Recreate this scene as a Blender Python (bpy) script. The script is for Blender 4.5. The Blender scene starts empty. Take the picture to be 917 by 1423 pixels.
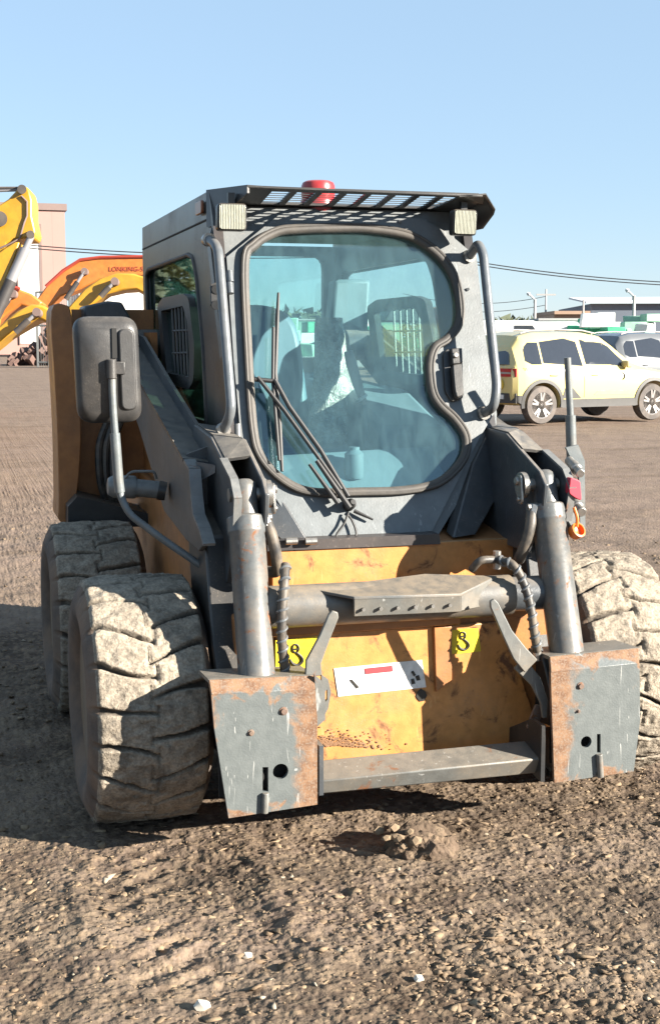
import bpy, bmesh, math, random
import numpy as np
from mathutils import Vector, Matrix
from mathutils.geometry import tessellate_polygon

random.seed(7); rng = np.random.default_rng(11)
scene = bpy.context.scene
COL = scene.collection
R_ = math.radians

# ------------------------------------------------------------------ camera
W, H, FPX = 917., 1423., 1823.
PITCH, YAW, CAMH = R_(7.6), R_(16.3), 1.6
FW = Vector((math.sin(YAW)*math.cos(PITCH), math.cos(YAW)*math.cos(PITCH), -math.sin(PITCH)))
RT = Vector((math.cos(YAW), -math.sin(YAW), 0)); UP = RT.cross(FW)
CAM = Vector((0, 0, CAMH))
cd = bpy.data.cameras.new('camera'); cam = bpy.data.objects.new('camera', cd); COL.objects.link(cam)
cd.sensor_fit = 'VERTICAL'; cd.sensor_height = 24; cd.lens = 24*FPX/H
cd.clip_start = .05; cd.clip_end = 5000
mw = Matrix((RT, UP, -FW)).transposed().to_4x4(); mw.translation = CAM
cam.matrix_world = mw; scene.camera = cam

def ray(px, py): return FW*FPX + RT*(px-W/2) + UP*(H/2-py)
def AX(px, py, x): r = ray(px, py); return CAM + r*((x-CAM.x)/r.x)
def AY(px, py, y): r = ray(px, py); return CAM + r*((y-CAM.y)/r.y)
def AZ(px, py, z=0.): r = ray(px, py); return CAM + r*((z-CAM.z)/r.z)
CFN = Vector((0, -(2.05-.95), 4.76-4.35)).normalized()      # cab front plane
CFP = Vector((0, 4.76, 2.05))
def CF(px, py, off=0.):
    r = ray(px, py); p0 = CFP + CFN*off
    return CAM + r*((p0-CAM).dot(CFN)/r.dot(CFN))
def AD(px, py, d):                                          # point at distance d along the view axis
    r = ray(px, py); return CAM + r*(d/FPX)

# ------------------------------------------------------------------ mesh helpers
class MB:
    def __init__(s): s.v = []; s.f = []
    def add(s, v, f):
        o = len(s.v); s.v += [Vector(p) for p in v]; s.f += [tuple(i+o for i in q) for q in f]; return s
    def box(s, x0, x1, y0, y1, z0, z1):
        return s.add([(x0,y0,z0),(x1,y0,z0),(x1,y1,z0),(x0,y1,z0),(x0,y0,z1),(x1,y0,z1),(x1,y1,z1),(x0,y1,z1)],
            [(0,3,2,1),(4,5,6,7),(0,1,5,4),(1,2,6,5),(2,3,7,6),(3,0,4,7)])
    def obox(s, c, ax, ay, az):                             # oriented box: centre and three half axes
        c = Vector(c); ax, ay, az = Vector(ax), Vector(ay), Vector(az)
        p = [c+ax*i+ay*j+az*k for k in (-1,1) for (i,j) in ((-1,-1),(1,-1),(1,1),(-1,1))]
        f = [(0,3,2,1),(4,5,6,7),(0,1,5,4),(1,2,6,5),(2,3,7,6),(3,0,4,7)]
        if ax.cross(ay).dot(az) < 0: f = [q[::-1] for q in f]
        return s.add(p, f)
    def prism(s, outer, th, holes=()):
        th = Vector(th); loops = [[Vector(p) for p in outer]] + [[Vector(p) for p in h] for h in holes]
        def nrm(l):
            n = Vector()
            for a, b in zip(l, l[1:]+l[:1]): n += a.cross(b)
            return n
        n0 = nrm(loops[0])
        if n0.dot(th) > 0: loops[0].reverse(); n0 = -n0     # front face looks against th
        for i in range(1, len(loops)):
            if nrm(loops[i]).dot(n0) > 0: loops[i].reverse()
        flat = [p for l in loops for p in l]; n = len(flat)
        if holes:
            tris = tessellate_polygon(loops); front = []
            for t in tris:
                a, b, c = (flat[i] for i in t)
                t = tuple(t) if (b-a).cross(c-a).dot(n0) > 0 else tuple(t)[::-1]
                front.append(t)
        else: front = [tuple(range(n))]
        fs = list(front) + [tuple(i+n for i in q[::-1]) for q in front]
        o = 0
        for l in loops:
            m = len(l)
            for i in range(m):
                a, b = o+i, o+(i+1) % m; fs.append((b, a, a+n, b+n))
            o += m
        return s.add(flat + [p+th for p in flat], fs)
    def tube(s, path, r, n=12, cap=True):
        P = [Vector(p) for p in path]; m = len(P); rs = r if isinstance(r, (list, tuple)) else [r]*m
        T = []
        for i in range(m):
            d = (P[min(i+1, m-1)]-P[max(i-1, 0)]); T.append(d.normalized() if d.length > 1e-9 else Vector((0,0,1)))
        a = T[0].orthogonal().normalized(); vs = []; fs = []
        for i in range(m):
            a = (a - T[i]*a.dot(T[i])).normalized(); b = T[i].cross(a)
            for k in range(n):
                t = 2*math.pi*k/n; vs.append(P[i] + (a*math.cos(t)+b*math.sin(t))*rs[i])
        for i in range(m-1):
            for k in range(n):
                k2 = (k+1) % n; fs.append((i*n+k, i*n+k2, (i+1)*n+k2, (i+1)*n+k))
        if cap: fs.append(tuple(range(n))[::-1]); fs.append(tuple(range((m-1)*n, m*n)))
        return s.add(vs, fs)
    def loop_tube(s, path, r, n=10):
        P = [Vector(p) for p in path]; m = len(P); vs = []; fs = []
        nn = Vector()
        for a, b in zip(P, P[1:]+P[:1]): nn += (a-P[0]).cross(b-P[0])
        nn.normalize()
        for i in range(m):
            t = (P[(i+1) % m]-P[i-1]).normalized(); b = t.cross(nn).normalized()
            for k in range(n):
                q = 2*math.pi*k/n; vs.append(P[i]+(nn*math.cos(q)+b*math.sin(q))*r)
        for i in range(m):
            for k in range(n):
                j, k2 = (i+1) % m, (k+1) % n; fs.append((i*n+k, i*n+k2, j*n+k2, j*n+k))
        return s.add(vs, fs)
    def cyl(s, a, b, r, n=20, r2=None): return s.tube([a, b], [r, r if r2 is None else r2], n)
    def lathe(s, prof, c, axis=(0,0,1), n=32):              # prof: list of (radius, height along axis)
        ax = Vector(axis).normalized(); a = ax.orthogonal().normalized(); b = ax.cross(a); c = Vector(c); vs = []; fs = []
        for (r, h) in prof:
            for k in range(n):
                t = 2*math.pi*k/n; vs.append(c+ax*h+(a*math.cos(t)+b*math.sin(t))*max(r, 1e-4))
        for i in range(len(prof)-1):
            for k in range(n):
                k2 = (k+1) % n; fs.append((i*n+k, i*n+k2, (i+1)*n+k2, (i+1)*n+k))
        fs.append(tuple(range(n))[::-1]); fs.append(tuple(range((len(prof)-1)*n, len(prof)*n)))
        return s.add(vs, fs)
    def mirror(s, cx):
        m = MB(); m.v = [Vector((2*cx-p.x, p.y, p.z)) for p in s.v]; m.f = [q[::-1] for q in s.f]; return m

def fillet(pts, r, n=5):
    P = [Vector(p) for p in pts]; out = [P[0]]
    for i in range(1, len(P)-1):
        a, b, c = P[i-1], P[i], P[i+1]
        d1, d2 = (a-b), (c-b); q = min(r, d1.length*.45, d2.length*.45)
        s, e = b+d1.normalized()*q, b+d2.normalized()*q
        for k in range(n+1):
            t = k/n; out.append(s*(1-t)**2 + b*2*t*(1-t) + e*t*t)
    return out + [P[-1]]
def fillet_loop(pts, r, n=4):
    P = [Vector(p) for p in pts]; out = []; m = len(P)
    for i in range(m):
        a, b, c = P[i-1], P[i], P[(i+1) % m]; d1, d2 = a-b, c-b
        q = min(r, d1.length*.45, d2.length*.45); s, e = b+d1.normalized()*q, b+d2.normalized()*q
        for k in range(n+1):
            t = k/n; out.append(s*(1-t)**2 + b*2*t*(1-t) + e*t*t)
    return out
def catmull(pts, n=6, closed=True):
    P = [Vector(p) for p in pts]; out = []; m = len(P)
    rg = range(m) if closed else range(m-1)
    g = (lambda i: P[i % m]) if closed else (lambda i: P[max(0, min(m-1, i))])
    for i in rg:
        p0, p1, p2, p3 = g(i-1), g(i), g(i+1), g(i+2)
        for k in range(n):
            t = k/n
            out.append(.5*((2*p1)+(p2-p0)*t+(2*p0-5*p1+4*p2-p3)*t*t+(3*p1-p0-3*p2+p3)*t**3))
    if not closed: out.append(P[-1])
    return out
def offset_loop(P, d, n):
    m = len(P); out = []
    for i in range(m):
        t = (P[(i+1) % m]-P[i-1]).normalized(); out.append(P[i]+t.cross(n).normalized()*d)
    return out

ORG = {}
def wl(o): return ORG.get(o.name, Vector((0,0,0))) if o else Vector((0,0,0))
def obj(name, mb, mat, parent=None, loc=None, smooth=35, bevel=0., seg=2):
    me = bpy.data.meshes.new(name)
    o = bpy.data.objects.new(name, me); COL.objects.link(o)
    if parent: org = wl(parent); o.parent = parent
    else:
        org = Vector(loc) if loc is not None else Vector((0,0,0)); o.location = org
    ORG[o.name] = org
    me.from_pydata([tuple(p-org) for p in mb.v], [], mb.f); me.validate(); me.update()
    if mat: me.materials.append(mat)
    if smooth:
        me.polygons.foreach_set('use_smooth', [True]*len(me.polygons)); me.set_sharp_from_angle(angle=R_(smooth))
    if bevel:
        m = o.modifiers.new('edge', 'BEVEL'); m.width = bevel; m.segments = seg; m.limit_method = 'ANGLE'; m.angle_limit = R_(40)
        m.harden_normals = False; m.use_clamp_overlap = True
    return o
def tag(o, label=None, cat=None, group=None, kind=None):
    if label: o['label'] = label
    if cat: o['category'] = cat
    if group: o['group'] = group
    if kind: o['kind'] = kind
    return o
def thing(name, loc, label, cat, group=None):
    o = bpy.data.objects.new(name, None); COL.objects.link(o); o.location = loc; o.empty_display_size = .2
    ORG[o.name] = Vector(loc); return tag(o, label, cat, group)
def sub(name, parent):                                      # an Empty part that carries sub-parts
    o = bpy.data.objects.new(name, None); COL.objects.link(o); o.parent = parent; ORG[o.name] = wl(parent); return o
def copy_obj(o, parent=None, loc=None):
    c = o.copy(); COL.objects.link(c)
    if parent is not None: c.parent = parent
    if loc is not None: c.location = loc
    for ch in list(o.children): copy_obj(ch, c)
    return c
def text_mesh(s, size, place, xdir, ydir):
    cu = bpy.data.curves.new('t', 'FONT'); cu.body = s; cu.size = size; cu.align_x = 'CENTER'; cu.align_y = 'CENTER'; cu.extrude = .002
    t = bpy.data.objects.new('t', cu); COL.objects.link(t)
    dg = bpy.context.evaluated_depsgraph_get(); me = bpy.data.meshes.new_from_object(t.evaluated_get(dg))
    xd, yd = Vector(xdir).normalized(), Vector(ydir).normalized(); zd = xd.cross(yd)
    mb = MB(); mb.add([Vector(place)+xd*v.co.x+yd*v.co.y+zd*v.co.z for v in me.vertices], [tuple(p.vertices) for p in me.polygons])
    bpy.data.objects.remove(t); bpy.data.meshes.remove(me); bpy.data.curves.remove(cu); return mb

# ------------------------------------------------------------------ materials
class NT:
    def __init__(s, name):
        m = bpy.data.materials.new(name); m.use_nodes = True; s.m = m; s.t = m.node_tree; s.t.nodes.clear()
        s.out = s.n('ShaderNodeOutputMaterial'); s.tc = s.n('ShaderNodeTexCoord')
    def n(s, t, **k):
        d = s.t.nodes.new(t)
        for a, b in k.items(): setattr(d, a, b)
        return d
    def l(s, a, b): s.t.links.new(a, b)
    def set(s, sock, v):
        if isinstance(v, bpy.types.NodeSocket): s.l(v, sock)
        elif hasattr(sock.default_value, '__len__') and not hasattr(v, '__len__'): sock.default_value = (v, v, v, 1)
        elif hasattr(v, '__len__') and len(v) == 3 and len(sock.default_value) == 4: sock.default_value = (*v, 1)
        else: sock.default_value = v
    def noise(s, sc, det=4, rough=.55, dist=0, co='Object', vec=None):
        d = s.n('ShaderNodeTexNoise'); d.inputs['Scale'].default_value = sc; d.inputs['Detail'].default_value = det
        d.inputs['Roughness'].default_value = rough; d.inputs['Distortion'].default_value = dist
        s.l(vec or s.tc.outputs[co], d.inputs['Vector']); return d.outputs['Fac']
    def vor(s, sc, feat='F1', rnd=1., co='Object', vec=None, smooth=None):
        d = s.n('ShaderNodeTexVoronoi'); d.feature = feat; d.inputs['Scale'].default_value = sc; d.inputs['Randomness'].default_value = rnd
        if smooth is not None: d.inputs['Smoothness'].default_value = smooth
        s.l(vec or s.tc.outputs[co], d.inputs['Vector']); return d
    def map(s, v, a, b, c=0., d=1.):
        m = s.n('ShaderNodeMapRange'); m.interpolation_type = 'SMOOTHSTEP'; s.set(m.inputs[0], v)
        for i, x in enumerate((a, b, c, d)): s.set(m.inputs[i+1], x)
        return m.outputs[0]
    def math(s, op, a, b=0.):
        m = s.n('ShaderNodeMath', operation=op); s.set(m.inputs[0], a); s.set(m.inputs[1], b); return m.outputs[0]
    def mix(s, f, a, b):
        m = s.n('ShaderNodeMix', data_type='RGBA'); s.set(m.inputs[0], f); s.set(m.inputs[6], a); s.set(m.inputs[7], b); return m.outputs[2]
    def scale_vec(s, v3, co='Object'):
        m = s.n('ShaderNodeMapping'); m.inputs['Scale'].default_value = v3; s.l(s.tc.outputs[co], m.inputs[0]); return m.outputs[0]
    def bump(s, h, st=.3, dist=.01, prev=None):
        b = s.n('ShaderNodeBump'); b.inputs['Strength'].default_value = st; b.inputs['Distance'].default_value = dist
        s.l(h, b.inputs['Height'])
        if prev: s.l(prev, b.inputs['Normal'])
        return b.outputs[0]
    def pbr(s, col, rough=.5, metal=0., bump=None, spec=.5, **kw):
        k = s.n('ShaderNodeMix', data_type='RGBA', blend_type='MULTIPLY'); k.inputs[0].default_value = 1.; s.set(k.inputs[6], col); k.inputs[7].default_value = (.77, .77, .77, 1); col = k.outputs[2]
        p = s.n('ShaderNodeBsdfPrincipled'); s.set(p.inputs['Base Color'], col); s.set(p.inputs['Roughness'], rough); s.set(p.inputs['Metallic'], metal)
        s.set(p.inputs['Specular IOR Level'], spec)
        for k, v in kw.items(): s.set(p.inputs[k.replace('_', ' ')], v)
        if bump: s.l(bump, p.inputs['Normal'])
        s.l(p.outputs[0], s.out.inputs[0]); return s.m
    def nz(s):
        g = s.n('ShaderNodeNewGeometry'); x = s.n('ShaderNodeSeparateXYZ'); s.l(g.outputs['Normal'], x.inputs[0]); return x.outputs[2]

DUST = (.30, .235, .165)
def paint(name, col, rough=.42, dust=.35, rust=0., scale=5., metal=0., splat=.5, up=.6, dustcol=DUST, scratch=.0, bump=.15, rustcol=(.16,.062,.022)):
    s = NT(name)
    big, mid, fine = s.noise(scale, 6, .6), s.noise(scale*5, 5, .6), s.noise(scale*45, 3, .6)
    c = s.mix(s.map(mid, .3, .7), tuple(x*.86 for x in col), tuple(min(1, x*1.12) for x in col))
    if scratch:
        v = s.noise(14, 3, .5, 1.5, vec=s.scale_vec((3, 3, .35)))
        c = s.mix(s.math('MULTIPLY', s.map(v, .66, .70), scratch), c, tuple(min(1, x*2+.18) for x in col))
    d = s.math('MULTIPLY', s.map(big, .35, .75), dust)
    upm = s.math('MULTIPLY', s.map(s.nz(), .35, .95), up)
    d = s.math('MAXIMUM', d, s.math('MULTIPLY', upm, s.map(mid, .2, .75, .35, 1.)))
    sp = s.math('MULTIPLY', s.map(fine, .60, .68), s.map(big, .45, .62))
    d = s.math('MINIMUM', s.math('ADD', d, s.math('MULTIPLY', sp, splat)), 1.)
    c = s.mix(d, c, dustcol)
    r = s.map(d, 0., 1., rough, .9)
    if rust:
        rn = s.noise(scale*1.6, 8, .68, .6)
        rm = s.map(rn, .66-rust*.3, .76-rust*.25)
        c = s.mix(rm, c, s.mix(s.map(fine, .35, .65), rustcol, tuple(x*1.35 for x in rustcol))); r = s.map(rm, 0, 1, r, .85)
    return s.pbr(c, r, metal, s.bump(s.math('ADD', mid, fine), bump, .004) if bump else None)

def plain(name, col, rough=.5, metal=0., var=.12, sc=12, **kw):
    s = NT(name); n = s.noise(sc, 4)
    return s.pbr(s.mix(n, tuple(x*(1-var) for x in col), tuple(min(1, x*(1+var)) for x in col)), rough, metal, **kw)

M = {}
M['cabgrey'] = paint('cab_grey_paint', (.142, .158, .166), .40, .16, .0, 3, splat=.35, up=.3, scratch=.25, dustcol=(.25,.22,.19))
M['cabshade'] = paint('cab_shade_paint', (.052, .050, .052), .30, .28, 0, 2.2, splat=.3, up=.2, dustcol=(.125,.09,.072), bump=.06)  # darker copy of the cab grey, the side's shade is put into the colour
M['black'] = paint('black_paint', (.024, .026, .029), .38, .12, 0, 4, splat=.3, up=.4, bump=.08)
M['armdark'] = paint('arm_dark_paint', (.056, .065, .075), .36, .22, 0, 3, splat=.5, up=.85, dustcol=(.25,.215,.18), scratch=.2)
M['armside'] = paint('arm_side_dusty_paint', (.085, .077, .072), .45, .5, 0, 2.5, splat=.5, up=.8, dustcol=(.17,.13,.10))
M['cyl'] = paint('cylinder_grey_paint', (.105, .115, .12), .33, .40, .34, 13, splat=.7, up=.4, scratch=.35, dustcol=(.24,.19,.14))
M['plate'] = None
M['bar'] = paint('worn_grey_steel', (.135, .14, .135), .42, .5, .2, 5, splat=.9, up=.5, scratch=.6, dustcol=(.26,.205,.145))
M['tube'] = paint('tube_dusty_grey_paint', (.10, .108, .112), .38, .55, .1, 5, splat=1., up=.8, dustcol=(.27,.205,.135))
M['yellow'] = paint('machine_yellow_paint', (.56, .246, .070), .42, .22, .40, 5, splat=.7, up=.6, rustcol=(.13,.055,.022), scratch=.15)
M['orange'] = paint('chassis_orange_paint', (.42, .17, .052), .45, .38, .15, 3.5, splat=.5, up=.5, dustcol=(.19,.115,.07))
M['rubber'] = paint('black_rubber', (.022, .022, .024), .6, .25, 0, 9, splat=.4, up=.4)
M['hose'] = paint('dusty_hose_rubber', (.035, .035, .036), .5, .5, 0, 14, splat=.6, up=.5)
M['seal'] = paint('door_seal_rubber', (.05, .046, .042), .6, .35, 0, 8, splat=.3, up=.4, dustcol=(.15,.128,.105))
M['plastic'] = paint('black_plastic', (.03, .03, .031), .42, .18, 0, 6, splat=.35, up=.4, dustcol=(.22,.19,.16))
M['rail'] = paint('handrail_grey_paint', (.12, .135, .15), .3, .15, 0, 6, splat=.2, up=.3)
M['pole'] = paint('mirror_pole_grey', (.13, .15, .16), .4, .25, 0, 6, splat=.3, up=.3)
M['steel'] = paint('bare_steel', (.42, .41, .39), .32, .3, .1, 12, metal=.8, splat=.4)
M['red'] = paint('beacon_red_plastic', (.38, .025, .03), .32, .1, 0, 8, splat=.1, up=.2, bump=.0)
M['redcap'] = plain('red_rubber_cap', (.45, .03, .06), .5)
M['orangecap'] = plain('orange_rubber_cap', (.75, .17, .02), .45)
M['amber'] = plain('amber_marker_lens', (.30, .11, .05), .3)
M['white'] = paint('white_sticker', (.78, .78, .76), .4, .1, 0, 9, splat=.5, up=.2, bump=0)
M['stickyellow'] = paint('yellow_sticker', (.78, .58, .03), .4, .08, 0, 9, splat=.25, up=.1, bump=0)
M['ink'] = plain('black_ink', (.02, .018, .015), .5)
M['inkred'] = plain('red_ink', (.55, .05, .06), .5)
M['wiper'] = plain('wiper_black', (.014,.014,.015), .55)
M['gap'] = plain('dark_recess', (.012, .012, .012), .8)
M['seatblue'] = plain('seat_vinyl', (.11, .18, .23), .5)
M['liner'] = plain('cab_headliner', (.22, .25, .25), .8)
M['interior'] = plain('cab_interior_trim', (.14, .20, .23), .6)
def wrap_mat():
    s = NT('clear_plastic_wrap'); n = s.noise(22, 5, .6, 1.2)
    return s.pbr(s.mix(s.map(n, .4, .62), (.32, .30, .27), (.85, .82, .76)), .25, 0, s.bump(n, .9, .03), Coat_Weight=.6)
M['wrap'] = wrap_mat()
def glass(name, tint=(.74,.90,.90), film=(.20,.33,.36), amt=.16, rough=.02, fscale=2., refl=1.15):
    s = NT(name); tr = s.n('ShaderNodeBsdfTransparent'); tr.inputs[0].default_value = (*tint, 1)
    gl = s.n('ShaderNodeBsdfGlossy'); gl.inputs['Roughness'].default_value = rough; gl.inputs[0].default_value = (.9,.97,1,1)
    fr = s.n('ShaderNodeFresnel'); gb = s.n('ShaderNodeNewGeometry'); s.l(s.map(gb.outputs['Backfacing'], 0, 1, 1.52, 1/1.52), fr.inputs[0])
    df = s.n('ShaderNodeBsdfDiffuse'); df.inputs[0].default_value = (*film, 1)
    st = s.noise(fscale*9, 5, .65, .5, vec=s.scale_vec((1, 1, .25)))
    big = s.noise(fscale*1.3, 3)
    a = s.math('MULTIPLY', s.map(s.math('MULTIPLY', st, s.math('ADD', big, .5)), .2, .8, .45, 1.7), amt)
    m1 = s.n('ShaderNodeMixShader'); s.l(a, m1.inputs[0]); s.l(tr.outputs[0], m1.inputs[1]); s.l(df.outputs[0], m1.inputs[2])
    m2 = s.n('ShaderNodeMixShader'); s.l(s.math('ADD', s.math('MULTIPLY', fr.outputs[0], refl), .015*refl), m2.inputs[0]); s.l(m1.outputs[0], m2.inputs[1]); s.l(gl.outputs[0], m2.inputs[2])
    s.l(m2.outputs[0], s.out.inputs[0]); return s.m
M['doorglass'] = glass('door_glass', (.86,.97,.97), (.18,.31,.34), .05)
M['sideglass'] = glass('side_glass', (.34,.46,.38), (.07,.15,.10), .07)
M['rightglass'] = glass('right_side_glass', (.85,.93,.92), (.2,.3,.32), .02, .02, 2., .35)
M['rearglass'] = glass('rear_glass', (.8,.95,.93), (.3,.42,.42), .05)
M['carglass'] = plain('car_window_glass', (.03,.035,.045), .06, 0, spec=.9)
M['lens'] = None
def lens_mat():
    s = NT('ribbed_lamp_lens'); w = s.n('ShaderNodeTexWave'); w.inputs['Scale'].default_value = 55; w.bands_direction = 'X'; w.inputs['Distortion'].default_value = 1.5
    s.l(s.tc.outputs['Object'], w.inputs['Vector'])
    n = s.noise(30, 3)
    return s.pbr(s.mix(s.math('MULTIPLY', w.outputs['Fac'], n), (.34,.35,.28), (.95,.94,.82)), .18, .35, s.bump(w.outputs['Fac'], .8, .006))
M['lens'] = lens_mat()
def tyre_mat():
    s = NT('muddy_tyre_rubber'); big, mid, fine = s.noise(5, 5, .6), s.noise(28, 6, .65), s.noise(120, 4, .6)
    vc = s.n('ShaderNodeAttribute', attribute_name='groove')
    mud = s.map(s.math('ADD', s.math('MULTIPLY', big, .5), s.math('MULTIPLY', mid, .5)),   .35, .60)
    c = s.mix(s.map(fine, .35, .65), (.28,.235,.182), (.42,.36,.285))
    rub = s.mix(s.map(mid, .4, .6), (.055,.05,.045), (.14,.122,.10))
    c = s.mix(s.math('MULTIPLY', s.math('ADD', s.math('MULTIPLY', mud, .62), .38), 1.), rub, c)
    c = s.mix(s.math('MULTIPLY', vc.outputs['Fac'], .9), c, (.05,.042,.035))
    h = s.math('ADD', s.math('MULTIPLY', mid, .6), s.math('MULTIPLY', fine, .4))
    return s.pbr(c, .92, 0, s.bump(h, .85, .012), .2)
M['tyre'] = tyre_mat()
M['sidewall'] = paint('dusty_sidewall_rubber', (.09,.07,.058), .85, 1.3, 0, 4, splat=.6, up=.5, dustcol=(.20,.135,.092), bump=.4)
M['rim'] = paint('dusty_rim_paint', (.20,.13,.07), .7, .9, .1, 5, splat=.7, up=.4, dustcol=(.20,.155,.115), bump=.3)
def plate_mat():
    s = NT('rust_edged_coupler_plate'); uv = s.n('ShaderNodeSeparateXYZ'); s.l(s.tc.outputs['UV'], uv.inputs[0])
    u, v = uv.outputs[0], uv.outputs[1]
    big, mid, fine = s.noise(5, 6, .65, .4), s.noise(24, 6, .65), s.noise(160, 3)
    u = s.math('ADD', u, s.math('MULTIPLY', s.math('SUBTRACT', s.noise(7, 6, .6, .8), .5), .75)); v = s.math('ADD', v, s.math('MULTIPLY', s.math('SUBTRACT', s.noise(8.3, 6, .6, 1.2), .5), .55))
    c = s.mix(s.map(mid, .3, .7), (.112,.126,.126), (.142,.157,.156))
    sc = s.noise(16, 2, .5, 2.0, vec=s.scale_vec((3, 3, .3)))
    c = s.mix(s.math('MULTIPLY', s.map(sc, .665, .69), .6), c, (.5,.5,.48))
    edge = s.math('MAXIMUM', s.map(u, .55, .95), s.math('MAXIMUM', s.map(v, .80, .98), s.math('MAXIMUM', s.map(v, .12, -.05), s.map(u, .06, -.1))))
    m = s.map(s.math('ADD', s.math('MULTIPLY', edge, .55), s.math('ADD', s.math('MULTIPLY', big, .7), s.math('MULTIPLY', mid, .25))), .70, .98)
    rc = s.mix(s.map(mid, .35, .65), (.14,.062,.026), (.27,.145,.072))
    rc = s.mix(s.map(fine, .45, .7), rc, (.24,.17,.12))
    c = s.mix(s.math('MULTIPLY', m, .92), c, rc)
    return s.pbr(c, s.map(m, 0, 1, .42, .85), 0, s.bump(s.math('ADD', mid, fine), .2, .004))
M['plate'] = plate_mat()

# ------------------------------------------------------------------ world, sun
SUN_AZ, SUN_EL = 52., 20.                                    # degrees from the machine front towards its picture-right side
sdir = Vector((math.sin(R_(SUN_AZ))*math.cos(R_(SUN_EL)), -math.cos(R_(SUN_AZ))*math.cos(R_(SUN_EL)), math.sin(R_(SUN_EL))))
w = bpy.data.worlds.new('World'); scene.world = w; w.use_nodes = True; nt = w.node_tree; nt.nodes.clear()
sky = nt.nodes.new('ShaderNodeTexSky'); sky.sky_type = 'NISHITA'; sky.sun_disc = False
sky.sun_elevation = R_(SUN_EL); sky.sun_rotation = math.atan2(sdir.x, sdir.y)
sky.air_density = 1.0; sky.dust_density = .0; sky.ozone_density = 1.6; sky.altitude = 100
bg = nt.nodes.new('ShaderNodeBackground'); bg.inputs[1].default_value = .05
wo = nt.nodes.new('ShaderNodeOutputWorld'); tn = nt.nodes.new('ShaderNodeMix'); tn.data_type = 'RGBA'; tn.blend_type = 'MULTIPLY'; tn.inputs[0].default_value = 1.; tn.inputs[7].default_value = (.76, .78, .88, 1)
hz = nt.nodes.new('ShaderNodeMix'); hz.data_type = 'RGBA'; hz.inputs[0].default_value = .62; hz.inputs[7].default_value = (2.45, 3.5, 4.5, 1)   # thin bright haze evens the clear sky out
nt.links.new(sky.outputs[0], tn.inputs[6]); nt.links.new(tn.outputs[2], hz.inputs[6]); nt.links.new(hz.outputs[2], bg.inputs[0]); nt.links.new(bg.outputs[0], wo.inputs[0])
ld = bpy.data.lights.new('sun', 'SUN'); ld.energy = 5.; ld.angle = R_(.5); ld.color = (1, .92, .80)
sun = bpy.data.objects.new('sun', ld); COL.objects.link(sun); sun.rotation_euler = sdir.to_track_quat('Z', 'Y').to_euler(); sun.location = (8, -6, 10)
scene.view_settings.view_transform = 'Standard'; scene.view_settings.look = 'None'
scene.view_settings.exposure = 2.15; scene.view_settings.gamma = 1
scene.render.engine = 'CYCLES'; scene.cycles.use_denoising = True
scene.cycles.max_bounces = 8; scene.cycles.transparent_max_bounces = 12; scene.cycles.caustics_reflective = False; scene.cycles.caustics_refractive = False

# ------------------------------------------------------------------ ground
def hash2(ix, iy, s):
    h = (ix.astype(np.int64)*374761393 + iy.astype(np.int64)*668265263 + s*982451653) & 0xffffffff
    h = ((h ^ (h >> 13))*1274126177) & 0xffffffff
    return ((h ^ (h >> 16)) & 0xffff)/65535.
def vnoise(x, y, s=0):
    ix, iy = np.floor(x), np.floor(y); fx, fy = x-ix, y-iy; fx = fx*fx*(3-2*fx); fy = fy*fy*(3-2*fy)
    a, b, c, d = hash2(ix, iy, s), hash2(ix+1, iy, s), hash2(ix, iy+1, s), hash2(ix+1, iy+1, s)
    return (a*(1-fx)+b*fx)*(1-fy)+(c*(1-fx)+d*fx)*fy
def fbm(x, y, o=3, s=0):
    r = 0; a = 1; t = 0
    for i in range(o): r = r+a*vnoise(x*2**i, y*2**i, s+i*17); t += a; a *= .55
    return r/t
def gravelness(x, y):                                        # 0 mud, 1 gravel
    g = fbm(x*1.1+3, y*1.1, 3, 5)
    c = np.exp(-(((x-1.25-.45*(3.1-y))/.26)**2))*np.clip((3.6-y)/.25, 0, 1)
    return np.clip((g-.54)*5+c*1.1, 0, 1)
def cells(x, y, sc, s, ex=1.5):
    x = x*sc/ex; y = y*sc; ix, iy = np.floor(x), np.floor(y); d1 = np.full(np.shape(x), 9.); d2 = d1.copy(); cv = np.zeros(np.shape(x))
    for a in (-1, 0, 1):
        for b in (-1, 0, 1):
            px = ix+a+.15+.7*hash2(ix+a, iy+b, s); py = iy+b+.15+.7*hash2(ix+a, iy+b, s+7); d = np.hypot(x-px, y-py); v = hash2(ix+a, iy+b, s+13)
            n = d < d1; d2 = np.where(n, d1, np.minimum(d2, d)); cv = np.where(n, v, cv); d1 = np.where(n, d, d1)
    return cv, d2-d1
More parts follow.
